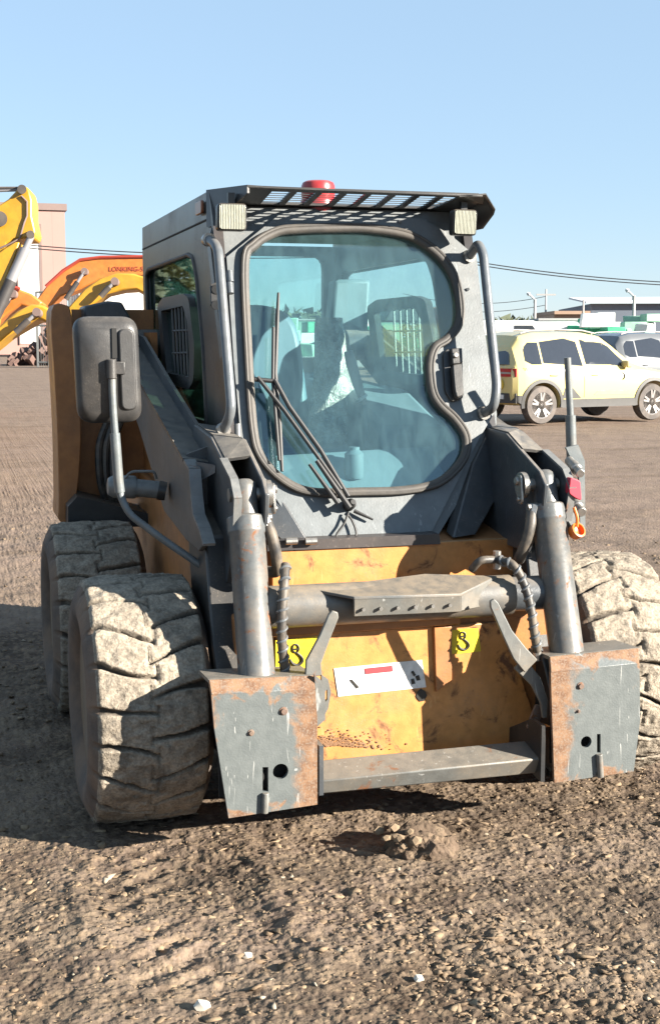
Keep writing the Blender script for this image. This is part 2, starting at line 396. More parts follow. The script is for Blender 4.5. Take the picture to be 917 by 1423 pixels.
def hgt(x, y):
    x = np.asarray(x, float); y = np.asarray(y, float)
    g = gravelness(x, y)
    h = .05*(fbm(x*.7, y*.7, 2, 1)-.5)*np.clip(np.hypot(x-1.45, y-4.8)/2.2-.55, 0, 1)
    h = h + .016*(fbm(x*5, y*5, 2, 2)-.5) + (.012-.002*g)*(fbm(x*16, y*16, 2, 3)-.5)
    h = h +   .010*(1-.3*g)*(np.abs(fbm(x*38, y*38, 2, 9)-.5)*2-.25)
    tr = np.clip(1-np.abs(x-.62)/.24, 0, 1)**.5*np.clip((y-2.9)/.4, 0, 1)*np.clip((4.1-y)/.2, 0, 1)
    ph = (y+np.abs(x-.62)*.7)/.115; rib = np.clip(np.sin(ph*2*np.pi)*2, -1, 1)
    h = h + tr*(.009*rib*np.clip(fbm(x*6, y*6, 2, 31)*2.4-.6, 0, 1)-.010)
    bank = np.exp(-((np.abs(x-.60)-.28)/.06)**2)*np.clip((y-2.9)/.4, 0, 1)*np.clip((4.1-y)/.3, 0, 1)
    h = h + .010*bank*(.5+vnoise(x*20, y*20, 4))
    cv, ed = cells(x, y, 36., 51); h = h + np.clip(ed*3.2, 0, 1)*(.003+.009*cv*cv)*(.25+.75*g)
    r = np.hypot(x, y); fade = np.clip(1.6-r/18., 0.12, 1)
    return h*fade-.03
def axis(lo, hi, segs, out):
    xs = [np.arange(a, b, d) for a, b, d in segs]; xs = np.concatenate(xs+[[segs[-1][1]]])
    st = segs[0][2]; L = []; v = segs[0][0]
    while v > lo: st *= 1.16; v -= st; L.append(v)
    st = segs[-1][2]; Rr = []; v = segs[-1][1]
    while v < hi: st *= 1.16; v += st; Rr.append(v)
    return np.array(L[::-1]+list(xs)+Rr)
gx = axis(-900, 1500, [(-1.2,-.2,.03),(-.2,3.0,.0075),(3.0,6.,.04)], 1)
gy = axis(-400, 2500, [(1.5,2.5,.03),(2.5,4.0,.0068),(4.0,4.3,.012),(4.3,7.5,.03),(7.5,13.,.07)], 1)
XX, YY = np.meshgrid(gx, gy); ZZ = hgt(XX, YY)
nx, ny = len(gx), len(gy); vs = np.stack([XX.ravel(), YY.ravel(), ZZ.ravel()], 1)
i = np.arange(ny-1)[:, None]*nx+np.arange(nx-1)[None, :]; i = i.ravel()
qs = np.stack([i, i+1, i+1+nx, i+nx], 1)
def np_mesh(name, v, q):
    me = bpy.data.meshes.new(name); me.vertices.add(len(v)); me.vertices.foreach_set('co', np.asarray(v, np.float32).ravel())
    k = q.shape[1]; me.loops.add(q.size); me.loops.foreach_set('vertex_index', q.astype(np.int32).ravel())
    me.polygons.add(len(q)); me.polygons.foreach_set('loop_start', np.arange(0, q.size, k, dtype=np.int32))
    me.update(calc_edges=True); me.validate(); return me
def ground_mat():
    s = NT('dirt_and_gravel_ground')
    big, b2, mid, fine = s.noise(.35, 5, .6), s.noise(1.7, 5, .62), s.noise(9, 6, .65), s.noise(70, 5, .65)
    st = s.noise(.9, 4, .6, vec=s.scale_vec((.5, 2.6, 1)))
    v1 = s.vor(46); v2 = s.vor(95)
    c = s.mix(s.map(b2, .35, .68), (.108,.080,.059), (.222,.170,.125))
    c = s.mix(s.math('MULTIPLY', s.map(st, .45, .65), .5), c, (.20,.145,.115))
    c = s.mix(s.math('MULTIPLY', s.map(big, .60, .50), .0), c, (.1,.07,.05))
    dp = s.noise(1.15, 4, .6, .6); c = s.mix(s.math('MULTIPLY', s.map(dp, .50, .62), .7), c, (.070,.048,.033))
    c = s.mix(s.math('MULTIPLY', s.map(mid, .52, .72), .5), c, (.255,.183,.116))
    def stain(cx, cy, rx, ry, rot, amt, col, c):
        mp = s.n('ShaderNodeMapping'); mp.vector_type = 'TEXTURE'; mp.inputs['Location'].default_value = (cx, cy, 0); mp.inputs['Rotation'].default_value = (0, 0, rot); mp.inputs['Scale'].default_value = (rx, ry, 1e3); s.l(s.tc.outputs['Object'], mp.inputs[0])
        ln = s.n('ShaderNodeVectorMath', operation='LENGTH'); s.l(mp.outputs[0], ln.inputs[0])
        d = s.math('ADD', ln.outputs['Value'], s.math('MULTIPLY', s.math('SUBTRACT', mid, .5), 1.6))
        return s.mix(s.math('MULTIPLY', s.map(d, 1.15, .45), amt), c, col)
    for (px, py, rx, ry, rot, amt) in ((385,1205,.24,.10,.5,.75),(215,1215,.28,.20,.2,.55),(680,1110,.30,.10,.1,.6),(770,1225,.35,.12,-.2,.5),(350,1395,.30,.10,.3,.45),(90,1330,.22,.14,.0,.4)):
        q_ = AZ(px, py); c = stain(q_.x, q_.y, rx, ry, rot, amt, (.062,.048,.038), c)
    cb = s.n('ShaderNodeAttribute', attribute_name='cobble'); c = s.mix(s.math('MULTIPLY', s.map(cb.outputs['Fac'], .35, .95), .55), c, (.28,.205,.135)); c = s.mix(s.math('MULTIPLY', s.map(cb.outputs['Fac'], .16, .0), .55), c, (.075,.05,.032))
    c = s.mix(s.math('MULTIPLY', s.map(mid, .42, .28), .6), c, (.10,.072,.052))
    hv = s.n('ShaderNodeSeparateColor'); s.l(v1.outputs['Color'], hv.inputs[0])
    c = s.mix(s.math('MULTIPLY', s.map(hv.outputs[0], .55, 1.), .4), c, (.30,.22,.145))
    hv2 = s.n('ShaderNodeSeparateColor'); s.l(v2.outputs['Color'], hv2.inputs[0])
    c = s.mix(s.math('MULTIPLY', s.map(hv2.outputs[1], .7, 1.), .45), c, (.12,.088,.064))
    ps = s.n('ShaderNodeSeparateXYZ'); s.l(s.tc.outputs['Object'], ps.inputs[0]); far_pale = s.math('MULTIPLY', s.map(s.math('ADD', ps.outputs[1], s.math('MULTIPLY', s.math('SUBTRACT', b2, .5), 5.)), 5.5, 11., 0., .7), s.map(st, .3, .6, .55, 1.))
    c = s.mix(far_pale, c, (.25,.186,.148))      # dirt gets paler farther off, across the open yard
    h = s.math('ADD', s.math('MULTIPLY', s.map(v1.outputs['Distance'], .0, .55, 1., 0.), .5), s.math('ADD', s.math('MULTIPLY', mid, .8), s.math('MULTIPLY', fine, .45)))
    b = s.bump(h, .6, .014)
    # coarser relief that still reads in the distance
    b = s.bump(s.math('ADD', s.noise(2.2, 6, .7), s.math('MULTIPLY', s.noise(.5, 4, .6, vec=s.scale_vec((.5, 2, 1))), .5)), .38, .08, b)
    return s.pbr(c, .95, 0, b, .15)
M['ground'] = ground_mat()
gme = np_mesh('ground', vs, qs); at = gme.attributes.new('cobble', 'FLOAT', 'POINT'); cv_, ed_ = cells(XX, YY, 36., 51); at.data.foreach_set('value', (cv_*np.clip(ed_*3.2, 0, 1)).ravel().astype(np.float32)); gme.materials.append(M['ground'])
gme.polygons.foreach_set('use_smooth', [True]*len(gme.polygons))
go = bpy.data.objects.new('ground', gme); COL.objects.link(go); tag(go, 'brown rutted dirt yard with gravel and tyre marks', None, None, 'structure')

# loose stones -------------------------------------------------------
def stone_mat():
    s = NT('gravel_stone'); g = s.n('ShaderNodeNewGeometry'); r = g.outputs['Random Per Island']; n = s.noise(60, 4)
    c = s.mix(r, (.14,.096,.06), (.285,.212,.137)); c = s.mix(s.map(r, .95, .99), c, (.44,.37,.28)); c = s.mix(s.math('MULTIPLY', n, .5), c, (.24,.175,.12))
    return s.pbr(c, .9, 0, s.bump(s.noise(220, 3), .4, .003), .2)
M['stone'] = stone_mat()
bm = bmesh.new(); bmesh.ops.create_icosphere(bm, subdivisions=1, radius=1); ico_v = np.array([v.co[:] for v in bm.verts]); ico_f = np.array([[v.index for v in f.verts] for f in bm.faces]); bm.free()
bm = bmesh.new(); bmesh.ops.create_icosphere(bm, subdivisions=2, radius=1); ico2_v = np.array([v.co[:] for v in bm.verts]); ico2_f = np.array([[v.index for v in f.verts] for f in bm.faces]); bm.free()
PROTO = []
for k in range(48):
    bm = bmesh.new()
    for q in range(int(rng.integers(8, 12))):
        d = rng.normal(size=3); d /= max(np.abs(d)); bm.verts.new(d*rng.uniform(.7, 1.05))
    r = bmesh.ops.convex_hull(bm, input=bm.verts[:]); bmesh.ops.delete(bm, geom=[g for g in r['geom_interior'] if isinstance(g, bmesh.types.BMVert)], context='VERTS')
    bmesh.ops.triangulate(bm, faces=bm.faces[:]); bm.verts.index_update()
    PROTO.append((np.array([v.co[:] for v in bm.verts]), np.array([[v.index for v in f.verts] for f in bm.faces]))); bm.free()
def stones(n, xr, yr, smin, smax, pw, usemask=1., flat=(.3,.62), sink=(-.12,.2)):
    V = []; F = []; o = 0; k = 0
    while k < n:
        x = rng.uniform(*xr); y = yr[0]+(yr[1]-yr[0])*rng.random()**1.25
        g = float(gravelness(np.array(x), np.array(y)))
        if rng.random() > (1-usemask)+usemask*(g*.92+.08): continue
        s = smin+(smax-smin)*rng.random()**pw
        pv, pf = PROTO[int(rng.integers(0, 48))]; d = pv*.92
        d = d*np.array([rng.uniform(.8, 1.5), rng.uniform(.65, 1.05), rng.uniform(*flat)])*s
        a = rng.uniform(0, 6.28); t = rng.uniform(-.35, .35); ca, sa, ct, s_t = math.cos(a), math.sin(a), math.cos(t), math.sin(t)
        d = d @ np.array([[1,0,0],[0,ct,-s_t],[0,s_t,ct]]).T @ np.array([[ca,-sa,0],[sa,ca,0],[0,0,1]]).T
        z = float(hgt(x, y)); V.append(d+np.array([x, y, z+s*rng.uniform(*sink)])); F.append(pf+o); o += len(d); k += 1
    return np.concatenate(V), np.concatenate(F)
v1, f1 = stones(4500, (-.15, 2.9), (2.5, 4.3), .003, .008, 1.8, .8)
v2, f2 = stones(800, (-.1, 2.7), (2.5, 3.8), .008, .021, 1.7, 1., (.28,.48), (-.24,.04))
v4, f4 = stones(2200, (-.1, 2.8), (2.5, 4.0), .012, .028, 1.5, .25, (.20,.34), (-.26,-.10))
v3, f3 = stones(4000, (-.6, 5.5), (4.0, 11.5), .006, .022, 2.6, .7)
v = np.concatenate([v1, v2, v3, v4]); f = np.concatenate([f1, f2+len(v1), f3+len(v1)+len(v2), f4+len(v1)+len(v2)+len(v3)])
me = np_mesh('gravel', v, f); me.materials.append(M['stone'])
o = bpy.data.objects.new('gravel', me); COL.objects.link(o); tag(o, 'loose tan gravel stones scattered over the dirt', 'gravel', None, 'stuff')

def rock(name, p, sc, mat, label, seed, cat='stone', sub2=True):
    r = np.random.default_rng(seed); vv = ico2_v.copy(); nn = np.array([math.sin(a*3.1+seed)*math.cos(b*2.7)+.6*math.sin(c*5+a*4) for a, b, c in vv])
    vv = vv*(1+.16*nn[:, None]+r.uniform(-.07, .07, (len(vv), 1)))*np.array(sc)
    mb = MB(); mb.add([Vector(p)+Vector(q) for q in vv], [tuple(x) for x in ico2_f])
    return tag(obj(name, mb, mat, None, p, smooth=25), label, cat)
M['palestone'] = plain('pale_stone', (.62, .57, .48), .85, sc=50)
p = AZ(282, 1384); rock('stone', (p.x, p.y, float(hgt(p.x, p.y))+.010), (.022, .014, .014), M['palestone'], 'white angular stone lying in the mud nearest the camera', 3)
p = AZ(343, 1313); rock('stone', (p.x, p.y, float(hgt(p.x, p.y))+.008), (.014, .010, .009), M['palestone'], 'small pale oval pebble beside a dark damp patch', 5)
p = AZ(582, 1345); rock('stone', (p.x, p.y, float(hgt(p.x, p.y))+.008), (.015, .013, .009), M['palestone'], 'pale rounded pebble low in the gravel patch in front', 8)
# clod of dug up earth
M['clod'] = M['ground']
c0 = AZ(588, 1168); vv = ico2_v.copy()
bm = bmesh.new(); bmesh.ops.create_icosphere(bm, subdivisions=4, radius=1)
mb = MB(); pts = []
for q in bm.verts:
    a = q.co; n = .35*(vnoise(np.array(a.x*2.2+9), np.array(a.y*2.2+a.z*1.7), 3)-.5)+.28*(vnoise(np.array(a.x*6), np.array(a.y*6+a.z*5), 6)-.5)
    pts.append(Vector((c0.x+a.x*.125*(1+n), c0.y+a.y*.10*(1+n), -.035+a.z*.095*(1+n*1.2))))
mb.add(pts, [tuple(x.index for x in fc.verts) for fc in bm.faces]); bm.free()
cl = tag(obj('dirt_clod', mb, M['ground'], None, (c0.x, c0.y, 0)), 'crumbly heap of dug up earth with small stones before the loader', 'earth clod')
for k in range(9):
    a = rng.uniform(2.2, 4.6); r = rng.uniform(.05, .12); q = Vector((c0.x+math.cos(a)*r*1.2-.02, c0.y+math.sin(a)*r*.9, rng.uniform(.01, .045)*(1.3-r*5)+.012))
    s = rng.uniform(.010, .018); mb = MB(); d = ico_v*(1+rng.uniform(-.25, .25, (len(ico_v), 1)))*np.array([1.2, .9, .8])*s
    mb.add([q+Vector(x) for x in d], [tuple(x) for x in ico_f]); obj('stone', mb, M['stone'], cl, smooth=0)

# ------------------------------------------------------------------ the loader
CX = 1.45
L = thing('skid_steer_loader', (CX, 4.9, 0), 'muddy grey and yellow skid steer loader without bucket, glass door closed', 'skid steer loader')
AXF, AXR, TR = 4.39, 5.76, .415

def make_tyre_mesh():
    N = 600; prof = []
    for x, r in [(-.140,.235),(-.178,.255),(-.200,.295),(-.203,.335),(-.190,.368)]: prof.append((x, r, 0))
    K = 52
    for k in range(K+1):
        v = -1+2*k/K; prof.append((v*.172, .394-.010*abs(v)**3, 1))
    for x, r in [(.190,.368),(.203,.335),(.200,.295),(.178,.255),(.140,.235)]: prof.append((x, r, 0))
    V = []; G = []
    for a in range(N):
        th = 2*math.pi*a/N
        for (x, r, t) in prof:
            g = 0.
            if t:
                v = x/.172; u = th/(2*math.pi)*20; v0 = v; v = v-(.09 if (u+.3) % 1. < .5 else -.05)*(1-abs(v))
                side = .5 if v > 0 else 0.
                av = min(1., abs(v)); ph = (u+side*.8+.42*min(av, .9)+.10*math.sin(th*5+v*3)) % 1.
                wgap = .075+.17*max(0, av-.45)
                wgap *= .75+.6*float(vnoise(np.array(th*4.), np.array(v*2+7), 8))
                dd = min(ph, 1-ph)-wgap/2
                lug = max(0., min(1., dd/.035+.5))
                cen = .55+.45*max(0., min(1., (av-.012)/.03)); fill = float(vnoise(np.array(th*3.), np.array(v*1.7), 12))
                if v*math.cos(u*6.28) < 0: cen = max(cen, .6)
                lug = lug*cen; lug = max(lug, max(0., fill-.62)*1.8)
                edge = max(0., min(1., (1.0-av)/.035))
                nn = float(fbm(np.array(th*16.), np.array(v*7.), 3, 2))-.5
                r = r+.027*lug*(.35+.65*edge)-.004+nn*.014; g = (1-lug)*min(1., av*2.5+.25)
                x = x*(1+.05*(lug-.5)*max(0, abs(v0)-.8)/.2)
            else:
                r = r+.004*(float(fbm(np.array(th*12), np.array(x*30.), 2, 4))-.5)
            V.append((x, r*math.cos(th), r*math.sin(th))); G.append(g)
    m = len(prof); a = np.arange(N)[:, None]*m; b = ((np.arange(N)+1) % N)[:, None]*m; k = np.arange(m-1)[None, :]
    q = np.stack([(a+k).ravel(), (a+k+1).ravel(), (b+k+1).ravel(), (b+k).ravel()], 1)
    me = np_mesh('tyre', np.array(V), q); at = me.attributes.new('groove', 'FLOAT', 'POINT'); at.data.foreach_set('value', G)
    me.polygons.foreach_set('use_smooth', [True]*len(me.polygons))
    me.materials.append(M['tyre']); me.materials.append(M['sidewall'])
    mi = np.zeros((N, m-1), int); mi[:, :5] = 1; mi[:, -5:] = 1; me.polygons.foreach_set('material_index', mi.ravel())
    return me
tyre_me = make_tyre_mesh()
def rim_mesh():
    mb = MB()
    mb.lathe([(.240,.168),(.252,.168),(.252,.150),(.226,.128),(.215,.06),(.205,.045),(.19,.05),(.175,.062),(.12,.075),(.112,.10),(.085,.104),(.08,.11),(.02,.112)], (0,0,0), (-1,0,0), 40)
    mb.lathe([(.238,.13),(.20,.05),(.12,-.02),(.02,-.02)], (0,0,0), (1,0,0), 32)
    for k in range(8):
        t = k*math.pi/4; p = Vector((-.072, .145*math.cos(t), .145*math.sin(t))); mb.cyl(p, p+Vector((-.022,0,0)), .014, 6)
    return mb
first = None
for sx, yy in ((0, AXF), (0, AXR), (1, AXF), (1, AXR)):
    c = Vector((.595 if sx == 0 else 2*CX-.595, yy, TR-.036))
    if first is None:
        wh = bpy.data.objects.new('wheel', None); COL.objects.link(wh); wh.parent = L; ORG['__w'] = c
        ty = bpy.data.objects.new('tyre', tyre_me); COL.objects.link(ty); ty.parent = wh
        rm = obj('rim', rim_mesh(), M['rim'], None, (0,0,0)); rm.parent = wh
        first = wh
    else: wh = copy_obj(first, L)
    wh.location = c-L.location; wh.rotation_euler = (0.5*(1 if yy == AXR else 0)+.23, 0, math.pi if sx else 0)

# chassis ------------------------------------------------------------
PY = 4.05
ch = MB().prism([(.87,PY+.02,.24),(.87,PY+.02,.70),(.87,4.31,.72),(.87,4.31,.885),(.87,4.6,.93),(.87,6.55,.98),(.87,6.85,.9),(.87,6.85,.42),(.87,6.3,.24)], (2*(CX-.87),0,0))
chassis = obj('chassis', ch, M['orange'], L, bevel=.01)
fp = MB().prism([AY(*p, PY) for p in ((384,884),(700,864),(756,1040),(420,1062))], (0,.02,0))
fpo = obj('front_panel', fp, M['yellow'], L, bevel=.004)
up = MB().prism([AY(*p, 4.28) for p in ((378,764),(715,748),(715,800),(378,820))], (0,.03,0))
obj('upper_front_panel', up, M['yellow'], L, bevel=.004)
led = MB().prism([AY(*p, PY-.02) for p in ((378,868),(640,850),(640,868),(378,886))], (0,.03,0)); obj('panel_lip_shade', led, M['orange'], L, bevel=.004)  # brown strip stands in for the shadow of the panel's lip
rb = MB().prism([AY(*p, PY-.016) for p in ((603,872),(628,870),(628,945),(606,962))], (0,.02,0)); obj('panel_rib', rb, M['orange'], L, bevel=.003)
# axle tubes / side members
for s in (0, 1):
    for yy in (AXF, AXR):
        m = MB().cyl((.68, yy, .40), (.90, yy, .40), .09, 16); obj('axle_stub', m if not s else m.mirror(CX), M['orange'], L)
# decals
def decal(name, pts, mat, y=PY, off=.003, par=fpo):
    return obj(name, MB().prism([AY(*p, y-off) for p in pts], (0, .002, 0)), mat, par, smooth=0)
decal('hook_sticker', ((383,890),(441,884),(437,934),(383,939)), M['stickyellow'])
decal('hook_sticker', ((622,876),(664,873),(668,905),(628,909)), M['stickyellow'])
decal('white_label', ((464,929),(586,917),(592,955),(470,968)), M['white'])
decal('red_heading', ((507,929),(545,925),(546,933),(508,937)), M['inkred'], off=.0055)
decal('label_smudge', ((486,945),(489,944),(499,955),(496,957)), M['ink'], off=.0055)
decal('label_smudge', ((571,934),(574,932),(578,938),(575,940)), M['ink'], off=.0055); decal('label_smudge', ((577,940),(582,938),(584,945),(579,946)), M['ink'], off=.0055); decal('label_smudge', ((571,944),(575,943),(577,950),(572,951)), M['ink'], off=.0055)
decal('dark_blob', ((578,968),(580,961),(585,957),(591,961),(593,967),(589,974),(583,975)), M['ink'])  # small rounded near-black blob on the panel
def hook(cx, cy, k):
    cs = []
    for t in range(0, 11): a = math.pi*2*t/10; cs.append((cx+4.6*k*math.cos(a), cy-7*k+6*k*math.sin(a)))
    m = MB().tube([AY(*p, PY-.006) for p in cs], .0026*k, 6)
    pts = [(cx+1.5*k, cy-1*k), (cx+8*k, cy+5*k), (cx+9*k, cy+11*k), (cx+3*k, cy+16*k), (cx-4*k, cy+14*k), (cx-8*k, cy+8*k)]
    m.tube(catmull([AY(*p, PY-.006) for p in pts], 5, False), [.003*k+.0022*k*math.sin(math.pi*i/25) for i in range(26)], 6)
    m.box(AY(cx-4*k, cy, PY).x, AY(cx+4*k, cy, PY).x, PY-.008, PY-.003, AY(cx, cy-6*k, PY).z, AY(cx, cy-7.5*k, PY).z)
    obj('hook_symbol', m, M['ink'], fpo)
hook(411, 908, 1.0); hook(643, 889, .85)
# mud clumps on the panel foot
mb = MB()
for k in range(420):
    px = 443+abs(rng.normal(0, 38)); py = 1046-abs(rng.normal(0, 9))-max(0, 10-abs(px-470)*.1)
    q = AY(px, py, PY-.003); s = rng.uniform(.0012, .004)
    mb.add([q+Vector((x[0]*s*rng.uniform(.9, 1.8), x[1]*s*.35, x[2]*s*rng.uniform(.6, 1.2))) for x in ico_v], [tuple(x) for x in ico_f])
md = obj('dried_mud', mb, paint('dried_red_mud', (.22,.105,.045), .9, .3), fpo, smooth=0); md['kind'] = 'stuff'

# torque tube + step --------------------------------------------------
ty0 = 3.985
m = MB().cyl((.93, ty0, .748), (1.79, ty0, .742), .068, 32); obj('torque_tube', m, M['tube'], L)
m = MB().cyl((1.79, ty0+.01, .742), (1.97, ty0+.01, .742), .058, 32); obj('torque_tube_end', m, M['armdark'], L)
st = MB()
P = [AY(430,818,3.97), AY(590,797,4.0), AY(690,800,3.96), AY(640,825,3.86), AY(492,829,3.86)]
st.prism([P[0], P[1], P[2], P[3], P[4]], (0,0,-.010))
stp = obj('step_plate', st, M['tube'], L, bevel=.002)
P = [AY(492,831,3.86), AY(640,827,3.86), AY(641,850,3.875), AY(492,857,3.875)]
lip = MB().prism(P, (0,.010,0)); obj('step_lip', lip, M['bar'], stp, bevel=.002)
P = [AY(641,826,3.862), AY(690,801,3.958), AY(690,838,3.965), AY(641,849,3.877)]
obj('step_lip', MB().prism(P, (-.008,.004,0)), M['bar'], stp, bevel=.002)
for k in range(6):
    p = AY(505+k*24, 847-k*1.2, 3.862); obj('step_bolt', MB().cyl(p+Vector((0,.004,0)), p+Vector((0,-.005,0)), .006, 8), M['steel'], stp)

# lift arms ------------------------------------------------------------
def yz(x, lst): return [Vector((x, a, b)) for a, b in lst]
def hole_tri(x, lst): return fillet_loop(yz(x, lst), .015, 3)
XO = .775
def q2(px, py): p = AX(px, py, XO); return (p.y, p.z)
fedge = [q2(*p) for p in ((256,640),(263,652),(266,690),(269,716),(277,735),(283,757))]
outer_prof = [(6.35,1.68),(6.35,1.50),q2(193,594),q2(228,710),q2(258,750),q2(276,766)]+fedge[::-1]+[q2(197,535)]
inner_prof = [(4.72,1.275),(4.75,1.10),(4.45,.86),(4.12,.86),(4.0,1.02),(3.985,1.11),(4.03,1.15),(4.20,1.215),(4.31,1.258),(4.45,1.265)]
def arm(mir):
    def O(n, m, mat, par, **k): return obj(n, m.mirror(CX-.010) if mir else m, mat, par, **k)
    a = sub('lift_arm', L)
    o = MB().prism(yz(XO, outer_prof), (.018,0,0)); O('outer_plate', o, M['armside'], a, bevel=.004)
    o = MB().prism(yz(.952, inner_prof), (.016,0,0)); O('inner_plate', o, M['armdark'], a, bevel=.004)
    # middle knee plate with the upper pin boss
    mid = [(4.75,1.22),(4.60,.98),(4.40,.80),(4.20,.74),(4.02,.98),(3.99,1.10),(4.04,1.15),(4.20,1.20),(4.40,1.262),(4.7,1.285)]
    o = MB().prism(yz(.862, mid), (.014,0,0)); O('knee_plate', o, M['armdark'], a, bevel=.003)
    # top skin of the beam
    t = MB().prism([(.795,4.44,1.232),(.950,4.44,1.325),(.950,5.3,1.425),(.950,6.3,1.64),(.795,6.3,1.64),(.795,5.3,1.425)], (0,0,-.012)); 
    t = MB()
    xs0, xs1 = XO-.003, .886
    iw = MB().prism(yz(.872, [(6.35,1.62),(6.35,1.50),(5.5,1.20),(4.95,.97),(4.6,.95),(4.45,1.22),(5.3,1.42),(6.0,1.60)]), (.014,0,0)); O('inner_wall', iw, M['armdark'], a)
    z0_, z1_ = q2(256,640), q2(197,535); sl = (z1_[1]-z0_[1])/(z1_[0]-z0_[0]); zt = lambda y: z0_[1]+sl*(y-z0_[0])+.006
    st_ = [(y, zt(y), zt(y)-.022) for y in (z0_[0]+.01, 4.5, 4.9, 5.4, 6.0, 6.36)]
    for (ya,za,zb),(yb,zc,zd) in zip(st_, st_[1:]):
        t.add([(xs0,ya,za),(xs1,ya,zb),(xs1,yb,zd),(xs0,yb,zc),(xs0,ya,za-.012),(xs1,ya,zb-.012),(xs1,yb,zd-.012),(xs0,yb,zc-.012)],
              [(0,1,2,3),(7,6,5,4),(0,4,5,1),(1,5,6,2),(3,2,6,7),(0,3,7,4)])
    O('top_skin', t, M['armtop'], a, smooth=0)
    b = MB().prism([(.79,4.5,.93),(.955,4.5,.93),(.955,5.5,1.2),(.955,6.3,1.49),(.79,6.3,1.49),(.79,5.5,1.2)], (0,0,.012))
    # front flange following the outer plate's front edge, folded inward
    fl = fedge
    g = MB()
    for (ya,za),(yb,zb) in zip(fl, fl[1:]):
        g.obox((XO+.018,(ya+yb)/2-.003,(za+zb)/2), (.020,0,0), (0,(yb-ya)/2,(zb-za)/2), Vector((0,(zb-za),-(yb-ya))).normalized()*.005)
    O('front_flange', g, M['flange'], a)
    me_ = [(4.20,1.205),(4.04,1.155),(3.985,1.10),(4.015,.98)]; g = MB()
    for (ya,za),(yb,zb) in zip(me_, me_[1:]):
        g.obox((.866,(ya+yb)/2-.002,(za+zb)/2), (.013,0,0), (0,(yb-ya)/2,(zb-za)/2), Vector((0,(zb-za),-(yb-ya))).normalized()*.004)
    O('knee_flange', g, M['flange'], a)
    # diagonal web with windows between outer and middle plates
    wv = [(.795,4.47,1.245),(.862,4.22,1.205),(.862,4.20,.90),(.795,4.34,.90)]
    h1 = [(.815,4.43,1.175),(.848,4.30,1.16),(.818,4.41,1.12)]
    o = MB().prism([Vector(p) for p in [(.792,4.46,1.20),(.865,4.46,1.225),(.865,4.46,.86),(.792,4.46,.90)]], (0,.012,0)); O('arm_web', o, M['armdark'], a)
    # knee cap
    k = MB(); q = [(.874,4.20,1.205),(.955,4.19,1.215),(.955,4.31,1.262),(.874,4.41,1.268)]
    k.prism([Vector(p) for p in q], (0,.006,-.01)); k.prism([Vector(p) for p in [(.874,4.412,1.270),(.955,4.312,1.264),(.955,4.72,1.278),(.874,4.72,1.29)]], (0,0,-.01)); O('knee_cap', k, M['armtop'], a)
    kf = MB().prism([(.800,4.34,1.185),(.858,4.30,1.175),(.858,4.30,1.15),(.815,4.34,1.12)], (0,.01,0)); O('lit_web_patch', kf, M['rail'], a)  # pale piece stands in for the sunlit area seen through the web
    # lower leg to the coupler
    lg = [(4.55,1.05),(4.45,.70),(4.28,.34),(4.12,.26),(3.95,.28),(3.95,.40),(4.10,.62),(4.20,.95)]
    o = MB().prism(yz(.80, lg), (.145,0,0)); lgo = O('arm_leg', o, M['black'], a, bevel=.008)
    o = MB().lathe([(.05,0),(.055,.004),(.055,.010),(.03,.012),(.028,.004)], (.80,4.22,.60), (-1,0,0), 24); O('leg_boss', o, M['armdark'], lgo)
    # pivot boss at the tower
    o = MB().cyl((.74,6.22,1.56), (.99,6.22,1.56), .075, 24); O('pivot_boss', o, M['armdark'], a, bevel=.006)
    return a
M['flange'] = paint('arm_edge_lit_grey', (.15,.16,.165), .4, .3, .1, 6, splat=.4, up=.4, dustcol=(.30,.27,.23))  # paler than the arm paint, imitates sunlight on the front edges
M['armtop'] = paint('arm_top_dusty_paint', (.05,.055,.062), .3, .35, 0, 4, splat=.5, up=.75, dustcol=(.27,.235,.19))
arm(False); arm(True)

